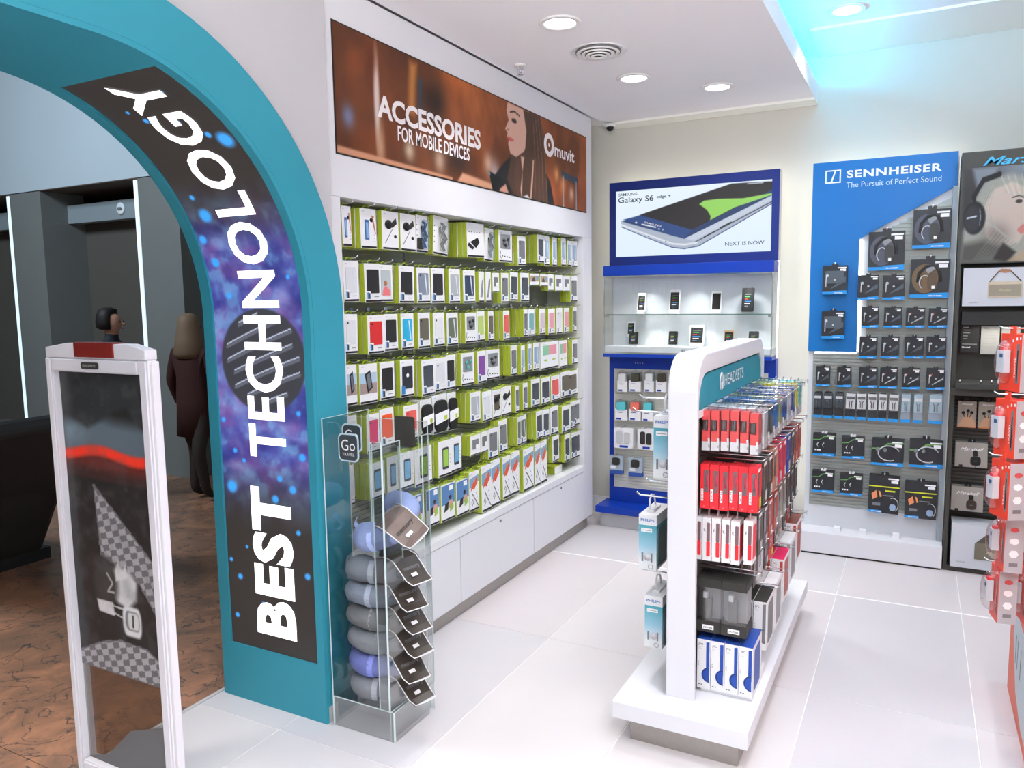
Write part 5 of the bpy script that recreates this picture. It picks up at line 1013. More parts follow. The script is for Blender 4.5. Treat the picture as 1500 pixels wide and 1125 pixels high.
# earphone cards and headphone boxes
def mpk(kind):
    if 'mp' + kind in _pk: return _pk['mp' + kind]
    r = proto('mp_' + kind); _pk['mp' + kind] = r
    if kind == 'ear':
        m = MB(); m.fpoly(FL, [(-.05, -.165), (.05, -.165), (.05, 0), (-.05, 0)], -.03, 0, mat('ear_carton', (150, 138, 126), .5)); m.text(FL, 'Marshall', -.03, -.022, .010, .0006, wprint, shear=.4, width=.06); lpart(m, 'carton', r)
        m = MB(); m.flat(FL, [(-.05, -.165), (.05, -.165), (.046, -.13), (.02, -.09), (-.005, -.085), (-.03, -.12)], .0007, mat('hand_print', (186, 142, 112), .6)); m.rect(FL, -.05, .05, -.165, -.158, .0009, mat('ear_base', (190, 120, 70), .5)); lpart(m, 'hand_print', r)
        m = MB()
        for x, z in ((-.02, -.072), (.006, -.058), (.026, -.070)): m.lathe((x, 0, z), [(.010, 0), (.008, .003)], kprint, 10, (0, -1, 0)); m.tube([(x, -.001, z - .008), (x * .5, -.001, -.10)], .002, kprint, 4)
        lpart(m, 'earphone_print', r)
    else:
        m = MB(); m.fpoly(FL, [(-.088, -.155), (.088, -.155), (.085, 0), (-.088, 0)], -.06, 0, mat('box_taupe', (160, 152, 144), .5)); m.text(FL, 'Marshall', -.06, -.050, .022, .0006, wprint, shear=.45, width=.125); m.rect(FL, -.065, -.045, -.155, -.142, .0007, kprint); lpart(m, 'carton', r)
        m = MB(); m.fpoly(FL, rrect(-.004, .052, -.142, -.085, .018), .0006, .006, kprint if kind == 'cup' else mat('cup_brown', (66, 50, 42), .5)); m.fpoly(FL, rrect(.008, .034, -.083, -.05, .004), .0006, .003, kprint); m.rect(FL, .016, .03, -.116, -.112, .0064, gprint); m.tube([(.024, -.001, -.142), (.024, -.001, -.155)], .0015, brn, 4); lpart(m, 'ear_cup_print', r)
    m = MB(); m.fpoly(FL, rrect(-.02, .02, 0, .024, .006), -.02, -.017, kprint); lpart(m, 'hang_tab', r)
    m = MB(); m.tube([(0, .10, .014), (0, -.02, .014), (0, -.024, .02)], .0025, chrome, 5); lpart(m, 'hanger', r)
    return r
for (k, x, z, lb) in (('ear', .287, 1.074, 'taupe earphone carton with a hand print, left below the dark shelf'), ('ear', .398, 1.074, 'taupe earphone carton with a hand print, right one below the dark shelf'), ('cup', .322, .815, 'taupe headphone box with a black ear cup, upper of two'), ('cupb', .312, .532, 'taupe headphone box with a brown ear cup, lower of two')):
    o = place(mpk(k), (x, 5.52, z), 0, lb, 'headphone box', 'boxes hung in the dark audio unit'); o.name = 'earphone_carton' if k == 'ear' else 'headphone_box'
m = MB(); m.fpoly(Fr((.55, 5.42, 1.2), (1, 0, 0)), [(-.12, 0), (.12, 0), (.15, .05), (.05, .12), (-.10, .10)], -.04, .02, wcard); tag(m.build('white_earphone_case', bevel=.01), 'white rounded product lying on the dark shelf behind the orange packs', 'product')
for X_ in (.46,): area('unit_spot', (X_, 5.50, 1.54), (0, 0, 0), .3, .03, 1.2, (1, .98, .95))

# ============================================================ HEADSET GONDOLA
gd = thing('headset_gondola', 'white free-standing gondola with rounded frame and teal headset sign', 'gondola', (-.75, 3.45, 0))
FXX0, FXX1, GY0, GY1, GT = -.836, -.722, 2.85, 4.25, 1.528
def ring_side(F, outer, inner, d0, d1, mtl, nm):
    m = MB(); n = len(outer); vs = [F(x, y, d1) for x, y in outer] + [F(x, y, d1) for x, y in inner] + [F(x, y, d0) for x, y in outer] + [F(x, y, d0) for x, y in inner]; fs = []
    for i in range(n - 1): fs += [(i, i + 1, n + i + 1, n + i), (2 * n + i + 1, 2 * n + i, 3 * n + i, 3 * n + i + 1), (i + 1, i, 2 * n + i, 2 * n + i + 1), (n + i, n + i + 1, 3 * n + i + 1, 3 * n + i)]
    fs += [(0, n, 3 * n, 2 * n), (n - 1, 3 * n - 1, 4 * n - 1, 2 * n - 1)]
    m.add(vs, fs, mtl); o = m.build(nm, gd, bevel=.006, seg=2); 
    return o
def upath(y0, y1, z0, z1, r, n=8):
    p = [(y0, z0)] + [(y0 + r - r * math.cos(PI / 2 * i / n), z1 - r + r * math.sin(PI / 2 * i / n)) for i in range(n + 1)] + [(y1 - r + r * math.sin(PI / 2 * i / n), z1 - r + r * math.cos(PI / 2 * i / n)) for i in range(n + 1)] + [(y1, z0)]
    return p
FG = FX(FXX1)
ring_side(FG, upath(GY0, GY1, .17, GT, .14), upath(GY0 + .028, GY1 - .05, .17, GT - .075, .12), FXX0 - FXX1, 0, white, 'frame')
for F_, d in ((FX(FXX1 - .006), 0), (Fr((FXX0 + .006, 0, 0), (0, -1, 0)), 1)):
    sg = -1 if d else 1
    pts = [(2.882, 1.315), (4.19, 1.315)] + [(4.19 - .12 + .12 * math.cos(PI / 2 * i / 6), 1.448 - .12 + .12 * math.sin(PI / 2 * i / 6)) for i in range(7)] + [(2.882 + .16 - .16 * math.sin(PI / 2 * i / 7), 1.448 - .13 + .13 * math.cos(PI / 2 * i / 7)) for i in range(8)]
    if d: pts = [(-x, z) for x, z in pts][::-1]
    m = MB(); m.fpoly(F_, pts, -.03, 0, teals); m.build('sign_panel', gd)
    m = MB(); xs = (3.325, 3.235) if not d else (-3.70, -3.80)
    m.text(F_, 'HEADSETS', xs[0], 1.365, .052, .001, wprint, width=.40)
    c0 = xs[1] + .03; m.tube([F_(c0 - .024, 1.36, .002)] + [F_(c0 + .024 * -math.cos(t), 1.40 + .028 * math.sin(t), .002) for t in np.linspace(0, PI, 9)] + [F_(c0 + .024, 1.36, .002)], .0022, wprint, 5)
    for q in (-.02, .012): m.fpoly(F_, rrect(c0 + q, c0 + q + .009, 1.355, 1.388, .003, 2), .001, .003, wprint)
    m.build('sign_lettering', gd)
m = MB(); m.box(FXX0 + .004, FXX1 - .004, GY0 + .03, GY1 - .052, 1.285, 1.314, white); m.build('sign_rail', gd)
pegm = mat('peg_panel', (92, 88, 84), .5, grain=.08)
m = MB(); m.box(FXX0 + .03, FXX1 - .02, GY0 + .03, GY1 - .052, .17, 1.285, pegm); m.build('peg_panel', gd)
m = MB(); m.box(-1.012, -.49, 2.715, 4.40, .105, .172, white); m.build('base_platform', gd, bevel=.003)
m = MB(); m.box(-.955, -.535, 2.77, 4.35, 0, .105, steel); m.build('plinth', gd)
m = MB(); m.box(-.72, -.52, 2.95, 3.22, .1725, .215, wcard); m.build('riser', gd)
# product prototypes : front faces local -Y (world +X), near side faces local -X (world -Y)
def FS(x0): return Fr((x0, 0, 0), (0, -1, 0))      # coordinates (-y, z)
redm = mat('red_card', (226, 46, 56), .4); redl = mat('salmon_card', (232, 84, 84), .4); win = mat('smoky_window', (120, 92, 96), .15); jblue = mat('jvc_blue', (36, 72, 156), .4)
C3 = {'red': redm, 'salmon': redl, 'clearwhite': mat('pk_white', (214, 216, 222), .4), 'dark': mat('pk_dark', (70, 66, 62), .4), 'blue': mat('pk_blue', (50, 110, 190), .4), 'olive': mat('pk_olive', (150, 160, 110), .4), 'navy': mat('pk_navy', (34, 70, 160), .4), 'yellow': mat('pk_yellow', (226, 216, 40), .4), 'aqua': mat('pk_aqua', (60, 200, 200), .4),
      'pinkred': mat('pk_pinkred', (214, 50, 80), .4), 'brownred': mat('pk_brownred', (176, 70, 56), .4), 'rust': mat('pk_rust', (170, 60, 44), .4), 'greybr': mat('pk_greybrown', (150, 146, 136), .4), 'copper': mat('pk_copper', (190, 124, 100), .4), 'pink': mat('pk_pink', (226, 40, 96), .4), 'darkred': mat('pk_darkred', (120, 56, 44), .4)}
def tubepk(c):
    k = 'tp' + c
    if k in _pk: return _pk[k]
    r = proto(k); _pk[k] = r; w, h, d = .075, .165, .033; q = C3[c]; x0, x1 = -w / 2, w / 2
    m = MB(); m.box(x0 + .004, x1 - .004, .003, d, -h, -h + .035, wcard); m.box(x0 + .004, x1 - .004, .003, d, -h + .035, -h + .075, q); m.box(x0 + .004, x1 - .004, .003, d * .30, -h + .075, -.045, q); m.box(x0 + .004, x1 - .004, .003, d, -.045, -.010, q); m.box(x0 + .03, x1 - .004, d * .3, d, -h + .075, -.045, mat('tray_blush', (196, 172, 174) if c == 'salmon' else (186, 188, 192), .4))
    lpart(m, 'insert_card', r)
    m = MB(); m.tube([(0, .012, -.03), (.012, .016, -.05), (-.01, .014, -.075), (.01, .018, -.095)], [.006, .009, .008, .006], q, 7); m.tube([(-.02, .02, -.03), (-.022, .02, -.085)], .006, gprint, 6); lpart(m, 'earphones', r)
    m = MB(); m.box(x0, x1, 0, d, -h - .002, -.006, clear2); m.box(x0 + .02, x1 - .02, d * .45, d * .5, -.006, .012, clear2); lpart(m, 'clear_case', r)
    m = MB(); F = FS(x0 + .0035); m.rect(F, -.010, -.002, -h + .006, -h + .05, .001, wprint); m.text(F, 'JVC', -.0035, -h + .012, .005, .0014, kprint, bold=.02, rot=PI / 2); lpart(m, 'security_label', r)
    return r
def boxpk(c):
    k = 'bp' + c
    if k in _pk: return _pk[k]
    r = proto(k); _pk[k] = r; w, h, d = .08, .175, .034; q = C3[c]; x0, x1 = -w / 2, w / 2
    m = MB(); m.box(x0, x1, 0, d, -h, 0, q); lpart(m, 'carton', r)
    m = MB(); F = FS(x0); m.fpoly(F, [(-.021, -h + .065), (-.003, -h + .065), (-.003, -.022), (-.021, -.022)], .0005, .0012, win); m.fpoly(FL, [(x0, -h + .065), (x0 + .03, -h + .065), (x0 + .03, -.022), (x0, -.022)], .0005, .0012, win); m.tube([F(-.010, -.04, .002), F(-.008, -.06, .003), F(-.012, -.085, .002)], .0025, C3['pinkred'] if c == 'red' else grey, 5); lpart(m, 'window', r)
    m = MB(); m.fpoly(F, [(-.031, -h + .030), (-.022, -h + .030), (-.022, -h + .078), (-.031, -h + .078)], .0006, .0012, wprint); m.text(F, 'JVC 01', -.024, -h + .036, .0055, .0016, kprint, bold=.02, rot=PI / 2, width=.036); m.text(F, 'JVC', -.022, -h + .008, .0035, .0008, wprint); lpart(m, 'security_label', r)
    m = MB(); m.rect(FL, x0 + .006, x1 - .02, -.02, -.006, .0008, wprint); m.rect(FL, .0, x1 - .004, -h + .01, -h + .05, .0008, yel if c == 'red' else lgrey); lpart(m, 'front_print', r)
    m = MB(); m.fpoly(FL, [(-.012, 0), (.012, 0), (.009, .022), (0, .030), (-.009, .022)], -.018, -.0165, clear2); lpart(m, 'hang_tab', r)
    return r
def whitepk(c):
    k = 'wp' + c
    if k in _pk: return _pk[k]
    r = proto(k); _pk[k] = r; w, h, d = .08, .172, .033; q = C3[c]; x0, x1 = -w / 2, w / 2
    m = MB(); m.box(x0, x1, 0, d, -h, 0, wcard, top=wcard); lpart(m, 'carton', r)
    m = MB(); F = FS(x0); m.fpoly(F, rrect(-.017, -.003, -h + .018, -h + .078, .003, 2), .0004, .0012, q); m.fpoly(F, rrect(-.0165, -.0035, -h + .078, -.018, .003, 2), .0004, .0014, win); m.fpoly(FL, rrect(x0 + .006, x1 - .008, -h + .02, -.02, .008), .0004, .0012, q); lpart(m, 'window', r)
    m = MB(); m.text(F, 'JVC', -.0225, -.055, .006, .0008, kprint, bold=.03, rot=PI / 2); m.text(F, 'JVC', -.030, -h + .008, .004, .0008, kprint, rot=PI / 2, width=.01); lpart(m, 'side_print', r)
    m = MB(); m.fpoly(FL, [(-.010, 0), (.010, 0), (.013, .014), (0, .034), (-.013, .014)], -.018, -.0165, wcard); lpart(m, 'hang_tab', r)
    return r
def blackpk():
    if 'bk' in _pk: return _pk['bk']
    r = proto('bk'); _pk['bk'] = r; w, h, d = .12, .215, .098; x0, x1 = -w / 2, w / 2
    m = MB(); m.box(x0, x1, 0, d, -.032, 0, soft_black); m.box(x0, x1, 0, d, -h, -h + .045, soft_black); m.box(x0 + .04, x1 - .004, .004, d - .004, -h + .045, -.032, grey); lpart(m, 'carton', r)
    m = MB(); F = FS(x0); m.fpoly(F, [(-d + .001, -h + .045), (-.001, -h + .045), (-.001, -.032), (-d + .001, -.032)], -.003, -.0005, clear2); m.fpoly(F, [(-.066 + .03 * math.cos(t), -.10 + .062 * math.sin(t)) for t in np.linspace(0, 2 * PI, 21)[:-1]], -.012, -.004, clear2); lpart(m, 'clear_window', r)
    m = MB(); m.box(x0 + .012, x0 + .038, d * .4, d * .75, -h + .05, -.08, mat('headset_grey', (96, 94, 90), .4)); m.box(x0 + .01, x0 + .03, d * .55, d * .72, -.08, -.055, wprint); lpart(m, 'headset', r)
    m = MB(); m.rect(F, -.07, -.025, -h + .012, -h + .030, .0012, wprint); m.text(F, 'JVC 71006', -.066, -h + .017, .006, .0018, kprint, bold=.02, width=.036); lpart(m, 'price_label', r)
    m = MB(); m.fpoly(FL, [(-.02, 0), (.02, 0), (0, .03)], -.05, -.049, clear2); lpart(m, 'hang_tab', r); return r
def jvcpk(c):
    k = 'jv' + c
    if k in _pk: return _pk[k]
    r = proto(k); _pk[k] = r; w, h, d = .19, .205, .052; x0, x1 = -w / 2, w / 2
    topm = {'blue': jblue, 'black': soft_black, 'white': wcard, 'pink': C3['pink'], 'darkred': C3['darkred'], 'grey': lgrey}[c]; acc_ = {'blue': jblue, 'black': gprint, 'white': grey, 'pink': C3['rust'], 'darkred': C3['rust'], 'grey': grey}[c]
    m = MB(); m.box(x0, x1, 0, d, -h, 0, wcard, top=wcard); m.box(x0, x1, 0, d, 0, .0015, topm); lpart(m, 'carton', r)
    m = MB(); F = FS(x0); m.fpoly(F, [(-.016, -.135), (-.003, -.135), (-.003, -.008), (-.016, -.010)], .0004, .001, acc_); m.flat(F, [(-.0035, -.115)] + [(-.0035 - .030 * math.sin(t), -.145 + .032 * math.cos(t)) for t in np.linspace(.1, PI - .1, 14)] + [(-.0035, -.178)], .0012, acc_); m.tube([F(-.004 - .026 * math.sin(t), -.145 + .028 * math.cos(t), .0014) for t in np.linspace(0, PI, 10)], .001, kprint, 4); lpart(m, 'headphone_print', r)
    m = MB(); m.text(F, 'JVC', -.047, -.024, .008, .0008, gprint, bold=.03, width=.018)
    for z in (-.034, -.039): m.rect(F, -.047, -.034, z, z + .0012, .0008, lgrey)
    m.text(F, 'JVC 01', -.044, -.11, .0045, .0008, kprint, rot=PI / 2); m.rect(F, -.046, -.040, -.19, -.187, .0008, kprint); m.rect(F, -.036, -.030, -.19, -.187, .0008, kprint); lpart(m, 'side_print', r)
    m = MB(); m.fpoly(FL, rrect(-.06, .06, -.19, -.02, .01), .0005, .001, acc_); lpart(m, 'front_print', r); return r
def ghook(y, z, xe, double=True):
    m = MB(); X = FXX1 - .02
    m.tube([(X, y, z), (xe, y, z), (xe + .012, y, z + .010)], .0028, chrome, 5)
    if double: m.tube([(X, y, z + .016), (xe + .02, y, z + .016)], .0022, chrome, 5); m.box(xe + .018, xe + .021, y - .014, y + .014, z + .001, z + .020, clear2)
    m.build('hook', gd)
COLS = [2.99, 3.115, 3.24, 3.365, 3.49, 3.615, 3.74, 3.865, 3.99, 4.115]
TOPC = ['salmon', 'clearwhite', 'dark', 'blue', 'olive', 'navy', 'clearwhite', 'navy', 'yellow', 'aqua']
ROW2 = ['red', 'dark', 'dark', 'copper', 'pinkred', 'pinkred', 'navy', 'dark', 'brownred', 'brownred']
ROW3 = ['red', 'dark', 'dark', 'rust', 'rust', 'greybr', 'greybr', 'dark', 'dark', 'dark']
CN = {'salmon': 'salmon red', 'clearwhite': 'clear and white', 'dark': 'dark', 'blue': 'blue', 'olive': 'olive', 'navy': 'navy blue', 'yellow': 'yellow', 'aqua': 'aqua', 'red': 'bright red', 'copper': 'copper', 'pinkred': 'pink-red', 'brownred': 'brownish red', 'rust': 'rust red', 'greybr': 'grey-brown', 'pink': 'pink', 'darkred': 'dark red'}
def nth(j, n): return 'outermost' if j == 0 else '%s from the outside' % ORD[j]
for ci, y in enumerate(COLS):
    for row, (zt, fn, cl, nmax, nm) in enumerate(((1.318, tubepk, TOPC, 6, 'clear earphone case'), (1.10, boxpk, ROW2, 6, 'slim earphone carton'), (.888, whitepk, ROW3, 6, 'white earphone carton'))):
        c = cl[ci]; n = nmax if ci == 0 or row == 0 else 3
        if ci and row == 2 and c in ('dark', 'rust', 'greybr'): fn = boxpk
        xe = -.515 if row < 2 else -.53
        for j in range(n):
            x = xe - j * .0365
            o = place(fn(c), (x - (.012 if row == 2 and ci == 0 and j else 0), y + random.uniform(-.003, .003), zt + random.uniform(-.004, .004)), PI / 2, '%s %s, %s on the %s gondola column, %s row' % (CN[c], nm, nth(j, n), ORD[ci], ['top', 'second', 'third'][row]), 'earphone pack', '%s earphone packs in gondola column %s, %s row' % (CN[c], ORD[ci], ['top', 'second', 'third'][row]), (1.0 if ci == 0 else 1.18, 1, 1.0), random.uniform(-.02, .02) if ci else 0)
            o.name = 'earphone_pack'
        ghook(y, zt - .014 if row == 0 else zt + .022 + (.008 if row == 2 else 0), xe + .01)
for j in range(2):
    o = place(blackpk(), (-.545 - .10 * j + .0, 3.00, .640), PI / 2, 'black and clear headset box, %s of the pair above the blue-topped boxes' % ['outer', 'inner'][j], 'headset box', 'black headset boxes on the gondola'); o.name = 'headset_box'
ghook(3.0, .665, -.52)
for j in range(4):
    o = place(jvcpk('blue'), (-.518 - .0545 * j, 3.035, .392), PI / 2, 'white headphone box with blue top, %s of the four at the gondola front' % ['rightmost', 'third', 'second', 'leftmost'][j], 'headphone box', 'blue-topped headphone boxes'); o.name = 'headphone_box'
for y, z, c, n in ((3.25, .50, 'black', 3), (3.46, .50, 'white', 3), (3.68, .545, 'pink', 3), (3.90, .56, 'white', 3), (4.10, .60, 'darkred', 3)):
    nm = {'black': 'black', 'pink': 'pink', 'darkred': 'dark red', 'white': 'white'}[c]
    for j in range(n):
        o = place(jvcpk(c), (-.505 - .056 * j, y, z), PI / 2, '%s-topped white headphone box, %s, %s in the lower gondola row' % (nm, nth(j, n), 'near the front' if y < 3.6 else 'towards the back'), 'headphone box', 'headphone boxes in the lower gondola row'); o.name = 'headphone_box'
    ghook(y, z + .03, -.49)
    # more hanging packs between the third row and the boxes
for ci, y in enumerate(COLS[1:], 1):
    for j in range(2):
        c = ['dark', 'clearwhite', 'dark', 'red', 'dark', 'greybr', 'dark', 'rust', 'dark'][ci - 1]
        o = place(boxpk(c), (-.545 - .0365 * j, y, .715), PI / 2, '%s slim earphone carton, %s on the %s gondola column, fourth row' % (CN[c], nth(j, 2), ORD[ci]), 'earphone pack', 'earphone packs in gondola column %s, fourth row' % ORD[ci], (1.15, 1, .75 if y < 3.6 else .55)); o.name = 'earphone_pack'
    ghook(y, .735, -.53, False)
# left side of the gondola: teal-banded boxes hung towards the left
tgrad = bpy.data.materials.new('teal_fade_print'); tgrad.use_nodes = True
n_ = tgrad.node_tree.nodes; L_ = tgrad.node_tree.links; tcn = n_.new('ShaderNodeTexCoord'); sp = n_.new('ShaderNodeSeparateXYZ'); cr = n_.new('ShaderNodeValToRGB')
mr = n_.new('ShaderNodeMapRange'); mr.inputs[1].default_value = -.24; mr.inputs[2].default_value = -.05
L_.new(tcn.outputs['Object'], sp.inputs[0]); L_.new(sp.outputs['Z'], mr.inputs[0]); L_.new(mr.outputs[0], cr.inputs[0]); L_.new(cr.outputs[0], n_['Principled BSDF'].inputs['Base Color'])
e = cr.color_ramp.elements; e[0].position = .15; e[0].color = (*lin((238, 240, 243)), 1); e[1].position = 1; e[1].color = (*lin((70, 160, 176)), 1); e.new(.55).color = (*lin((150, 196, 216)), 1)
def toothpk():
    if 'ph' in _pk: return _pk['ph']
    r = proto('phb'); _pk['ph'] = r; w, h, d = .20, .24, .075; x0, x1 = -w / 2, w / 2
    m = MB(); m.box(x0, x1, 0, d, -h, -.045, tgrad); m.box(x0, x1, 0, d, -.045, 0, wcard); lpart(m, 'carton', r)
    # facing the aisle end: local +X side once the box is turned to face left
    F = Fr((x1, 0, 0), (0, 1, 0))
    m = MB(); m.text(F, 'PHILIPS', .008, -.028, .012, .001, mat('brand_blue', (70, 110, 180), .5), bold=.02, width=.058); m.rect(F, .010, .056, -.075, -.058, .001, wprint); m.rect(F, .014, .050, -.068, -.066, .0014, gprint)
    e_ = MB(); e_.lathe((x1, .038, -.185), [(.016, 0), (.016, .0012)], mat('bud_pale', (214, 214, 220), .4), 12, (1, 0, 0)); lpart(e_, 'earbud_print', r); m.rect(F, .012, .020, -.205, -.165, .0012, gprint); m.rect(F, .052, .058, -.205, -.165, .0012, gprint); e_ = MB(); e_.tube([F(.05 + .010 * math.cos(t), -.225 + .010 * math.sin(t), .001) for t in np.linspace(0, 2 * PI, 9)], .001, gprint, 4); lpart(e_, 'emblem_print', r); lpart(m, 'end_print', r)
    m = MB(); m.tube([(.05, .03, -.002), (.05, .03, .05), (.03, .03, .072), (-.01, .03, .06), (-.03, .03, .01)], .004, wcard, 6); m.box(-.04, .06, .02, .05, -.001, .012, wcard); lpart(m, 'carry_loop', r)
    m = MB(); m.fpoly(Fr((0, d, 0), (-1, 0, 0)), rrect(-.09, .09, -.225, -.06, .01), .0006, .004, mat('pack_teal_dark', (86, 110, 118), .3)); lpart(m, 'window', r); return r
for i, (x, y, z, s, lb) in enumerate(((-.985, 3.06, .865, (1, 1, .96), 'white and teal box with carry loop, lower middle on the gondola left side'), (-.955, 3.05, .53, (1, 1, .92), 'white and teal box with carry loop, lowest on the gondola left side, above the platform'), (-.925, 3.06, 1.275, (1, 1, 1.05), 'white and teal box, upper on the gondola left side, partly behind the frame'),
                                      (-.93, 3.42, 1.40, (.8, .9, .85), 'white and teal box, topmost on the gondola left side'), (-.97, 3.40, 1.10, (.8, .9, .85), 'white and teal box behind the upper one on the gondola left side'))):
    o = place(toothpk(), (x, y, z), -PI / 2, lb, 'boxed headset', 'teal-banded boxes on the gondola left side', s); o.name = 'boxed_headset'
for z, y in ((1.335, 3.05), (1.29, 2.97), (.93, 3.02), (.965, 3.14), (.60, 3.05), (1.16, 3.3)):
    m = MB(); m.tube([(FXX0 + .03, y, z), (-1.0, y, z), (-1.015, y, z + .012)], .004, chrome, 6); m.build('hook', gd)

# ============================================================ TRAVEL PILLOW STAND
st = thing('acrylic_pillow_stand', 'clear acrylic stand holding seven travel pillows beside the arch', 'acrylic stand', (-1.93, 2.46, 0))
ax0, ax1, ay0, ay1 = -2.088, -1.775, 2.322, 2.615
def sheet(nm, x0, x1, y0, y1, z0, z1, e=.003):
    m = MB(); m.box(x0, x1, y0, y1, z0, z1, clear); o = m.build(nm, st)
    m = MB()
    if x1 - x0 < y1 - y0:
        m.box(x0, x1, y0 - .001, y0 + .001, z0, z1, edgew); m.box(x0, x1, y1 - .001, y1 + .001, z0, z1, edgeg); m.box(x0, x1, y0, y1, z1 - .001, z1 + .001, edgew)
    else:
        m.box(x0 - .001, x0 + .001, y0, y1, z0, z1, edgeg); m.box(x1 - .001, x1 + .001, y0, y1, z0, z1, edgew); m.box(x0, x1, y0, y1, z1 - .001, z1 + .001, edgew)
    q = m.build('polished_edge', None); q.parent = o
sheet('side_sheet', ax0, ax0 + .004, ay0, ay1, .002, 1.285); sheet('back_sheet', ax0 + .005, ax1 - .005, ay1 - .004, ay1, .002, 1.25)
sheet('front_sheet', -1.845, -1.80, ay0, ay0 + .004, .126, 1.21); sheet('front_fin', -1.80, -1.796, ay0 + .005, ay0 + .12, .126, 1.20); sheet('side_post', ax1 - .004, ax1, ay1 - .05, ay1 - .005, .126, 1.20)
sheet('tray_front', ax0 + .005, ax1 - .005, ay0, ay0 + .004, .002, .125); sheet('tray_side', ax1 - .004, ax1, ay0 + .005, ay1 - .05, .002, .125); sheet('tray_divider', -1.80, -1.796, ay0 + .006, ay1 - .006, .002, .12); m = MB(); m.box(ax0 + .006, ax1 - .006, ay0 + .006, ay1 - .006, .116, .12, clear); m.build('tray_top', st)
m = MB(); m.tube([(-1.93, ay1 - .006, 1.0), (-1.93, ay1 - .006, 1.20), (-1.915, ay1 - .006, 1.215), (-1.84, ay1 - .006, 1.215), (-1.825, ay1 - .006, 1.20), (-1.825, ay1 - .006, 1.0)], .002, edgew, 5); m.build('card_holder', st)
m = MB(); Fd = FY(2.56); m.fpoly(Fd, rrect(-1.905, -1.805, 1.15, 1.275, .01), 0, .003, charcoal); m.build('dark_card', st)
for i, (x, y, z) in enumerate(((-2.0, 2.318, 1.125), (-2.02, 2.365, 1.155))):
    Fg = FY(y); m = MB(); m.fpoly(Fg, [(x + a, z + b) for a, b in rrect(0, .10, 0, .112, .022)], 0, .003, mat('badge_rim', (196, 214, 226), .4)); m.fpoly(Fg, [(x + a, z + b) for a, b in rrect(.006, .094, .006, .106, .018)], .003, .004, mat('badge_grey', (62, 70, 74), .4))
    m.text(Fg, 'Go', x + .016, z + .045, .045, .0046, wprint, bold=.0, width=.068); m.text(Fg, 'TRAVEL', x + .02, z + .024, .011, .0046, wprint, width=.06); m.build('sign_plate', st)
def pillow(i, z, c, tilt):
    r = thing('travel_pillow', ['light blue travel pillow on top of the stack, tilted up', 'grey travel pillow, second from the top of the stack', 'blue-grey travel pillow, third from the top of the stack', 'dark grey travel pillow, fourth from the top of the stack', 'grey travel pillow, third from the bottom of the stack', 'violet blue travel pillow, second from the bottom', 'pale grey travel pillow at the bottom of the stack'][i], 'travel pillow', (-1.925, 2.47, z), 'travel pillows in the acrylic stand')
    r['local'] = 1
    bm = bmesh.new(); A0 = math.radians(38); N, K = 34, 16; R0 = .092; vs = []
    rings = []
    for a in range(N + 1):
        t = a / N; ang = A0 + (2 * PI - 2 * A0) * t; e = min(t, 1 - t) * N / 4.0; rad = .051 * math.sqrt(max(.02, 1 - max(0, 1 - e) ** 2)) * (1 + .06 * math.sin(ang * 5 + i))
        ex = .0
        ang += PI; c0 = Vector((R0 * math.cos(ang) * (1.15 if math.cos(ang) < 0 else 1), R0 * math.sin(ang), 0)); er = Vector((math.cos(ang), math.sin(ang), 0))
        rings.append([c0 + er * (rad * 1.18 * math.cos(2 * PI * k / K)) + Vector((0, 0, rad * .98 * math.sin(2 * PI * k / K))) for k in range(K)])
    m = MB(); pts = [p for q in rings for p in q]; fs = [(a * K + k, a * K + (k + 1) % K, (a + 1) * K + (k + 1) % K, (a + 1) * K + k) for a in range(N) for k in range(K)] + [tuple(range(K))[::-1], tuple(N * K + k for k in range(K))]
    m.add(pts, fs, mat('plush_%d' % i, c, .85, grain=.14, scale=40, bump=.3), True); o = m.build('cushion', r)
    bc = mat('band_%d' % i, tuple(min(255, int(v * 1.22 + 10)) for v in c), .8)
    for ang in (math.radians(-150), math.radians(-60)):
        m = MB(); er = Vector((math.cos(ang), math.sin(ang), 0)); tg = Vector((-er.y, er.x, 0)); c0 = er * R0
        q = [c0 + er * (.0612 * math.cos(t)) + Vector((0, 0, .0518 * math.sin(t))) for t in np.linspace(-1.2, 1.2, 9)]
        for a, b_ in zip(q[:-1], q[1:]): m.add([a - tg * .012, a + tg * .012, b_ + tg * .012, b_ - tg * .012], [(0, 1, 2, 3)], bc)
        m.build('stitched_tab', r)
    m = MB(); prof = [(.05, .050), (.09, .057), (.135, .048), (.17, .016), (.205, -.018), (.235, -.030), (.262, -.018)] ; wdt = .062
    lab = mat('label_dark', (66, 58, 52), .3, grain=.3, scale=25) if i else mat('label_top', (120, 104, 98), .3, grain=.3, scale=25)
    for (a, b_), (c_, d_) in zip(prof[:-2], prof[1:-1]): m.add([(a, -wdt, b_), (a, wdt, b_), (c_, wdt * .94, d_), (c_, -wdt * .94, d_)], [(0, 3, 2, 1)], lab)
    q = m.build('label_sleeve', r)
    m = MB(); m.tube([(a, -wdt * f, b_ + .001) for (a, b_), f in zip(prof, (1, 1, 1, .98, .95, .85, .45))] + [(.266, 0, -.016)] + [(a, wdt * f, b_ + .001) for (a, b_), f in list(zip(prof, (1, 1, 1, .98, .95, .85, .45)))[::-1]], .0022, wprint, 5); m.add([(.235, -.05, -.029), (.235, .05, -.029), (.262, .028, -.017), (.262, -.028, -.017)], [(0, 3, 2, 1)], wcard); m.build('sleeve_edge', r)
    m = MB(); s = (Vector((.205, 0, -.018)) - Vector((.17, 0, .012))).normalized(); Fl = Fr((.14, -.045, .047), (0, 1, 0), (-.74, 0, .67)); m.text(Fl, 'memory', .0, -.052, .02, .004, soft_black if i == 0 else gprint, bold=.01, width=.085); m.rect(Fl, .02, .05, -.085, -.07, .004, wprint); m.build('label_print', r)
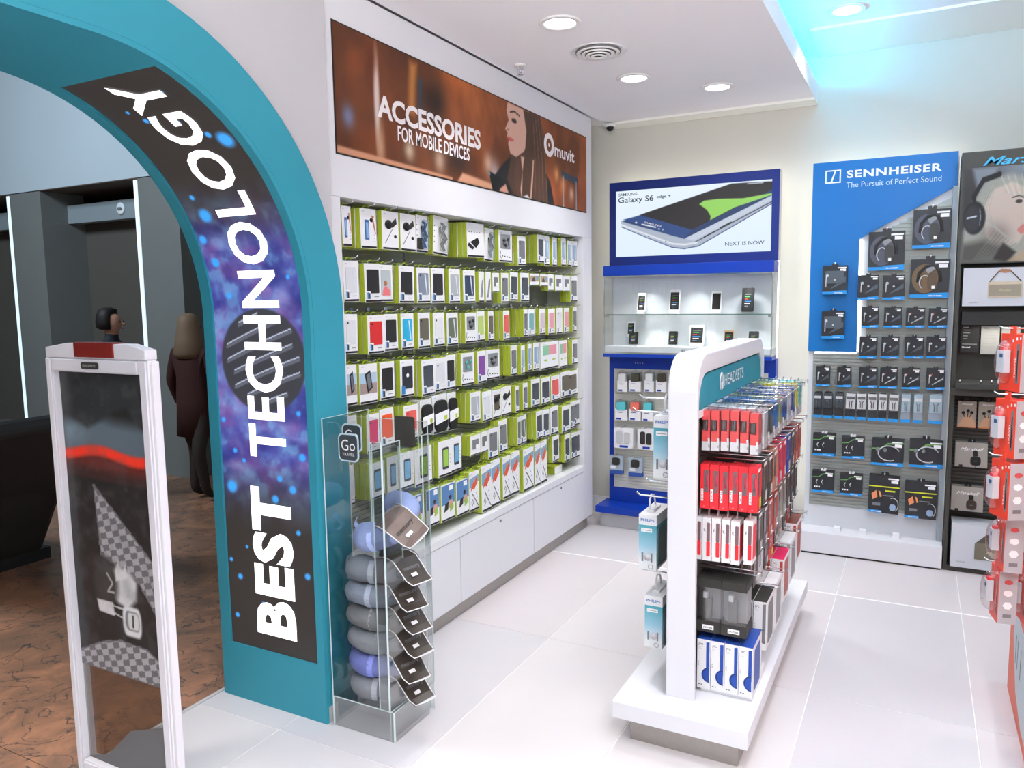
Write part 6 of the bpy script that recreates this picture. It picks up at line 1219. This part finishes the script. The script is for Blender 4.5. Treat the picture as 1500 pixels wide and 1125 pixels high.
    r.rotation_euler = (tilt, 0, math.radians(-14 + 4 * math.sin(i * 2.2) - (10 if i == 0 else 0))); r.location.x += .025 if i == 0 else 0; del r['local']
    return r
for i, (z, c, t) in enumerate(((.855, (146, 162, 206), .62), (.672, (112, 118, 126), 0), (.573, (124, 132, 146), 0), (.475, (108, 110, 112), 0), (.377, (122, 126, 132), 0), (.279, (104, 112, 170), 0), (.181, (124, 126, 132), 0))): pillow(i, z, c, t)

# ============================================================ ORANGE RACK (right edge)
rk = thing('orange_display_rack', 'orange and white product rack cut by the right frame edge', 'display rack', (.8, 3.2, 0))
orm = mat('rack_orange', (226, 104, 74), .45, grain=.12, scale=5); rw = mat('rack_pale', (196, 208, 214), .45)
m = MB(); m.box(.41, 1.25, 2.2, 3.9, 0, .46, orm); m.build('base', rk, bevel=.006)
m = MB(); R_ = Fr((.41, 0, 0), (0, -1, 0)); m.fpoly(R_, [(-3.72, .40), (-3.76, .30), (-3.6, .12), (-3.4, .06), (-2.3, .06), (-2.3, .42), (-3.7, .42)], 0, .002, rw)
for x in (-3.66, -3.6, -3.5): m.rect(R_, x, x + .012, .22, .34, .0025, soft_black)
m.build('base_print', rk)
m = MB(); m.box(.80, .86, 2.25, 3.85, .46, 1.75, orm); m.build('back_panel', rk)
m = MB(); m.box(.74, .92, 2.2, 3.9, 1.75, 1.78, orm); m.build('top_cap', rk)
po = mat('pack_orange_red', (232, 70, 48), .4); pgy = mat('pack_side_grey', (176, 178, 182), .5)
def rackpk():
    if 'rp' in _pk: return _pk['rp']
    r = proto('rp'); _pk['rp'] = r; w, h, d = .125, .215, .075; x0, x1 = -w / 2, w / 2
    m = MB(); m.box(x0, x1, 0, d, -h, 0, pgy, top=po); m.fpoly(FL, [(x0, -h), (x1, -h), (x1, 0), (x0, 0)], 0, .0015, po); lpart(m, 'carton', r)
    m = MB(); m.fpoly(FL, [(-.012, 0), (.022, 0), (.022, .03), (-.012, .03)], -.004, 0, po); lpart(m, 'hang_tab', r)
    m = MB(); vs = []; fs = []
    for a in range(7):
        t = PI / 2 * a / 6
        for k in range(16): q = 2 * PI * k / 16; vs.append((-.018 + .043 * math.cos(t) * math.cos(q), -.0016 - .055 * math.sin(t) , -.105 + .085 * math.cos(t) ** .7 * math.sin(q)) if a < 6 else (-.018, -.0566, -.105))
    for a in range(6):
        for k in range(16): fs.append((a * 16 + k, a * 16 + (k + 1) % 16, (a + 1) * 16 + (k + 1) % 16, (a + 1) * 16 + k))
    m.add(vs, fs, clear2, True); lpart(m, 'clear_dome', r)
    m = MB(); m.box(-.042, .004, -.036, -.006, -.145, -.062, mat('travel_adapter', (222, 226, 232), .35)); m.box(-.022, -.004, -.0375, -.0365, -.088, -.074, mat('socket_blue', (66, 96, 140), .4)); m.box(-.03, -.008, -.03, -.01, -.062, -.05, redm); lpart(m, 'travel_adapter', r)
    m = MB(); m.fpoly(FL, rrect(.036, .052, -.185, -.035, .007), .0018, .003, mat('strip_window', (130, 118, 116), .3)); m.rect(FL, .041, .047, -.175, -.06, .0034, kprint)
    for x, z in ((.012, -.024), (.034, -.016), (.054, -.014)): m.rect(FL, x - .004, x + .004, z - .006, z + .004, .0018, wprint)
    m.text(FL, 'TRAVEL', .032, -.165, .008, .0018, wprint, rot=PI / 2, width=.08); lpart(m, 'front_print', r)
    m = MB(); F = Fr((x1, 0, 0), (0, 1, 0))
    m.flat(F, [(d / 2 + .018 * math.cos(t), -.045 + .010 * math.sin(t)) for t in np.linspace(0, 2 * PI, 13)[:-1]], .0008, mat('flag_red', (190, 80, 80), .5)); m.flat(F, [(d / 2 + .020 * math.cos(t), -.09 + .013 * math.sin(t)) for t in np.linspace(0, 2 * PI, 9)[:-1]], .0008, wprint); m.flat(F, [(d / 2 + .02 * math.cos(t), -.14 + .016 * math.sin(t)) for t in np.linspace(0, 2 * PI, 7)[:-1]], .0008, wprint); m.rect(F, .02, .055, -.19, -.175, .0008, gprint); lpart(m, 'side_print', r)
    return r
k = 0
for zi, (z, y, x, a) in enumerate(((1.60, 3.25, .315, -58), (1.37, 3.20, .305, -58), (1.15, 3.2, .30, -62), (.93, 3.3, .32, -80), (.715, 3.35, .315, -80))):
    for j in range(3):
        o = place(rackpk(), (x - .02 + j * .092 * math.sin(math.radians(-a)), y + j * .092 * math.cos(math.radians(a)), z), math.radians(a), 'orange-red travel adapter pack with clear dome, %s in the %s rack row' % (['outermost', 'second', 'third'][j], ORD[zi]), 'adapter pack', 'travel adapter packs on the orange rack', (.82, .8, .95)); o.name = 'adapter_pack'
    m = MB(); m.tube([(.80, y, z + .02), (x - .045, y, z + .02), (x - .06, y, z + .028)], .003, chrome, 5); m.build('hook', rk)

# ============================================================ CEILING FITTINGS
trimm = mat('downlight_trim', (240, 238, 238), .4)
for i, (x, y, z) in enumerate([(a, b, 3.05) for a, b in DOWN] + [(a, b, 3.36) for a, b in DOWN_UP]):
    lb = {0: 'round recessed downlight at the upper middle of the lower ceiling', 1: 'round recessed downlight beyond the air vent', 2: 'round recessed downlight nearest the ceiling step', 8: 'round recessed downlight in the raised ceiling by the cyan glow'}.get(i, 'round recessed downlight behind the camera view, %s' % ORD[i % 20])
    t = thing('downlight', lb, 'downlight', (x, y, z), 'round recessed downlights')
    m = MB(); P_ = [(.075, -.001), (.10, -.001), (.103, -.006), (.098, -.010), (.076, -.010), (.075, -.001)]
    nn = 28; vs = [(x + r_ * math.cos(2 * PI * k / nn), y + r_ * math.sin(2 * PI * k / nn), z + h_) for r_, h_ in P_[:-1] for k in range(nn)]; fs = [(a * nn + k, a * nn + (k + 1) % nn, ((a + 1) % 5) * nn + (k + 1) % nn, ((a + 1) % 5) * nn + k) for a in range(5) for k in range(nn)]
    m.add(vs, fs, trimm, True); m.build('trim_ring', t)
    m = MB(); m.lathe((x, y, z - .006), [(.0745, 0), (.0745, .004)], lampm, 28); m.build('lens', t)
t = thing('air_vent', 'round white ceiling air diffuser with concentric rings', 'vent', (-1.564, 3.99, 3.05))
for k, (r0, h0) in enumerate(((.15, .006), (.115, .016), (.09, .022), (.065, .028), (.042, .034))):
    m = MB(); nn = 32; P_ = [(r0, -.001 if k == 0 else -h0 + .006), (r0 - .004, -h0), (r0 - .02, -h0 + .004), (r0 - .022, -h0 + .008)]
    vs = [(-1.564 + a * math.cos(2 * PI * q / nn), 3.99 + a * math.sin(2 * PI * q / nn), 3.05 + b) for a, b in P_ for q in range(nn)]; fs = [(a * nn + q, a * nn + (q + 1) % nn, ((a + 1) % 4) * nn + (q + 1) % nn, ((a + 1) % 4) * nn + q) for a in range(4) for q in range(nn)]
    m.add(vs, fs, trimm, True); m.build('ring', t)
m = MB(); m.lathe((-1.564, 3.99, 3.041), [(.12, 0), (.12, .008)], gprint, 24); m.build('throat', t)
t = thing('sprinkler_head', 'small chrome sprinkler head hanging from the ceiling', 'sprinkler', (-2.03, 3.99, 3.05))
m = MB(); m.lathe((-2.03, 3.99, 3.05), [(.034, -.0005), (.034, -.006), (.014, -.010)], trimm, 18); m.build('escutcheon', t)
m = MB(); m.tube([(-2.03, 3.99, 3.045), (-2.03, 3.99, 3.0)], .007, chrome, 8); m.tube([(-2.046, 3.99, 3.03), (-2.048, 3.99, 3.01), (-2.03, 3.99, 2.995)], .002, chrome, 5); m.tube([(-2.014, 3.99, 3.03), (-2.012, 3.99, 3.01), (-2.03, 3.99, 2.995)], .002, chrome, 5); m.build('body', t)
m = MB(); m.lathe((-2.03, 3.99, 2.994), [(.018, 0), (.018, .003)], chrome, 14); m.build('deflector', t)
t = thing('dome_camera', 'small black dome security camera on the ceiling near the back wall', 'camera', (-2.10, 5.66, 3.05))
m = MB(); m.lathe((-2.10, 5.60, 3.034), [(.036, 0), (.042, -.008), (.040, -.018), (.03, -.020)], trimm, 18); m.build('mount', t)
m = MB(); m.lathe((-2.10, 5.60, 3.015), [(.028, 0), (.026, -.014), (.018, -.026), (.006, -.032)], black, 16); m.build('dome', t)
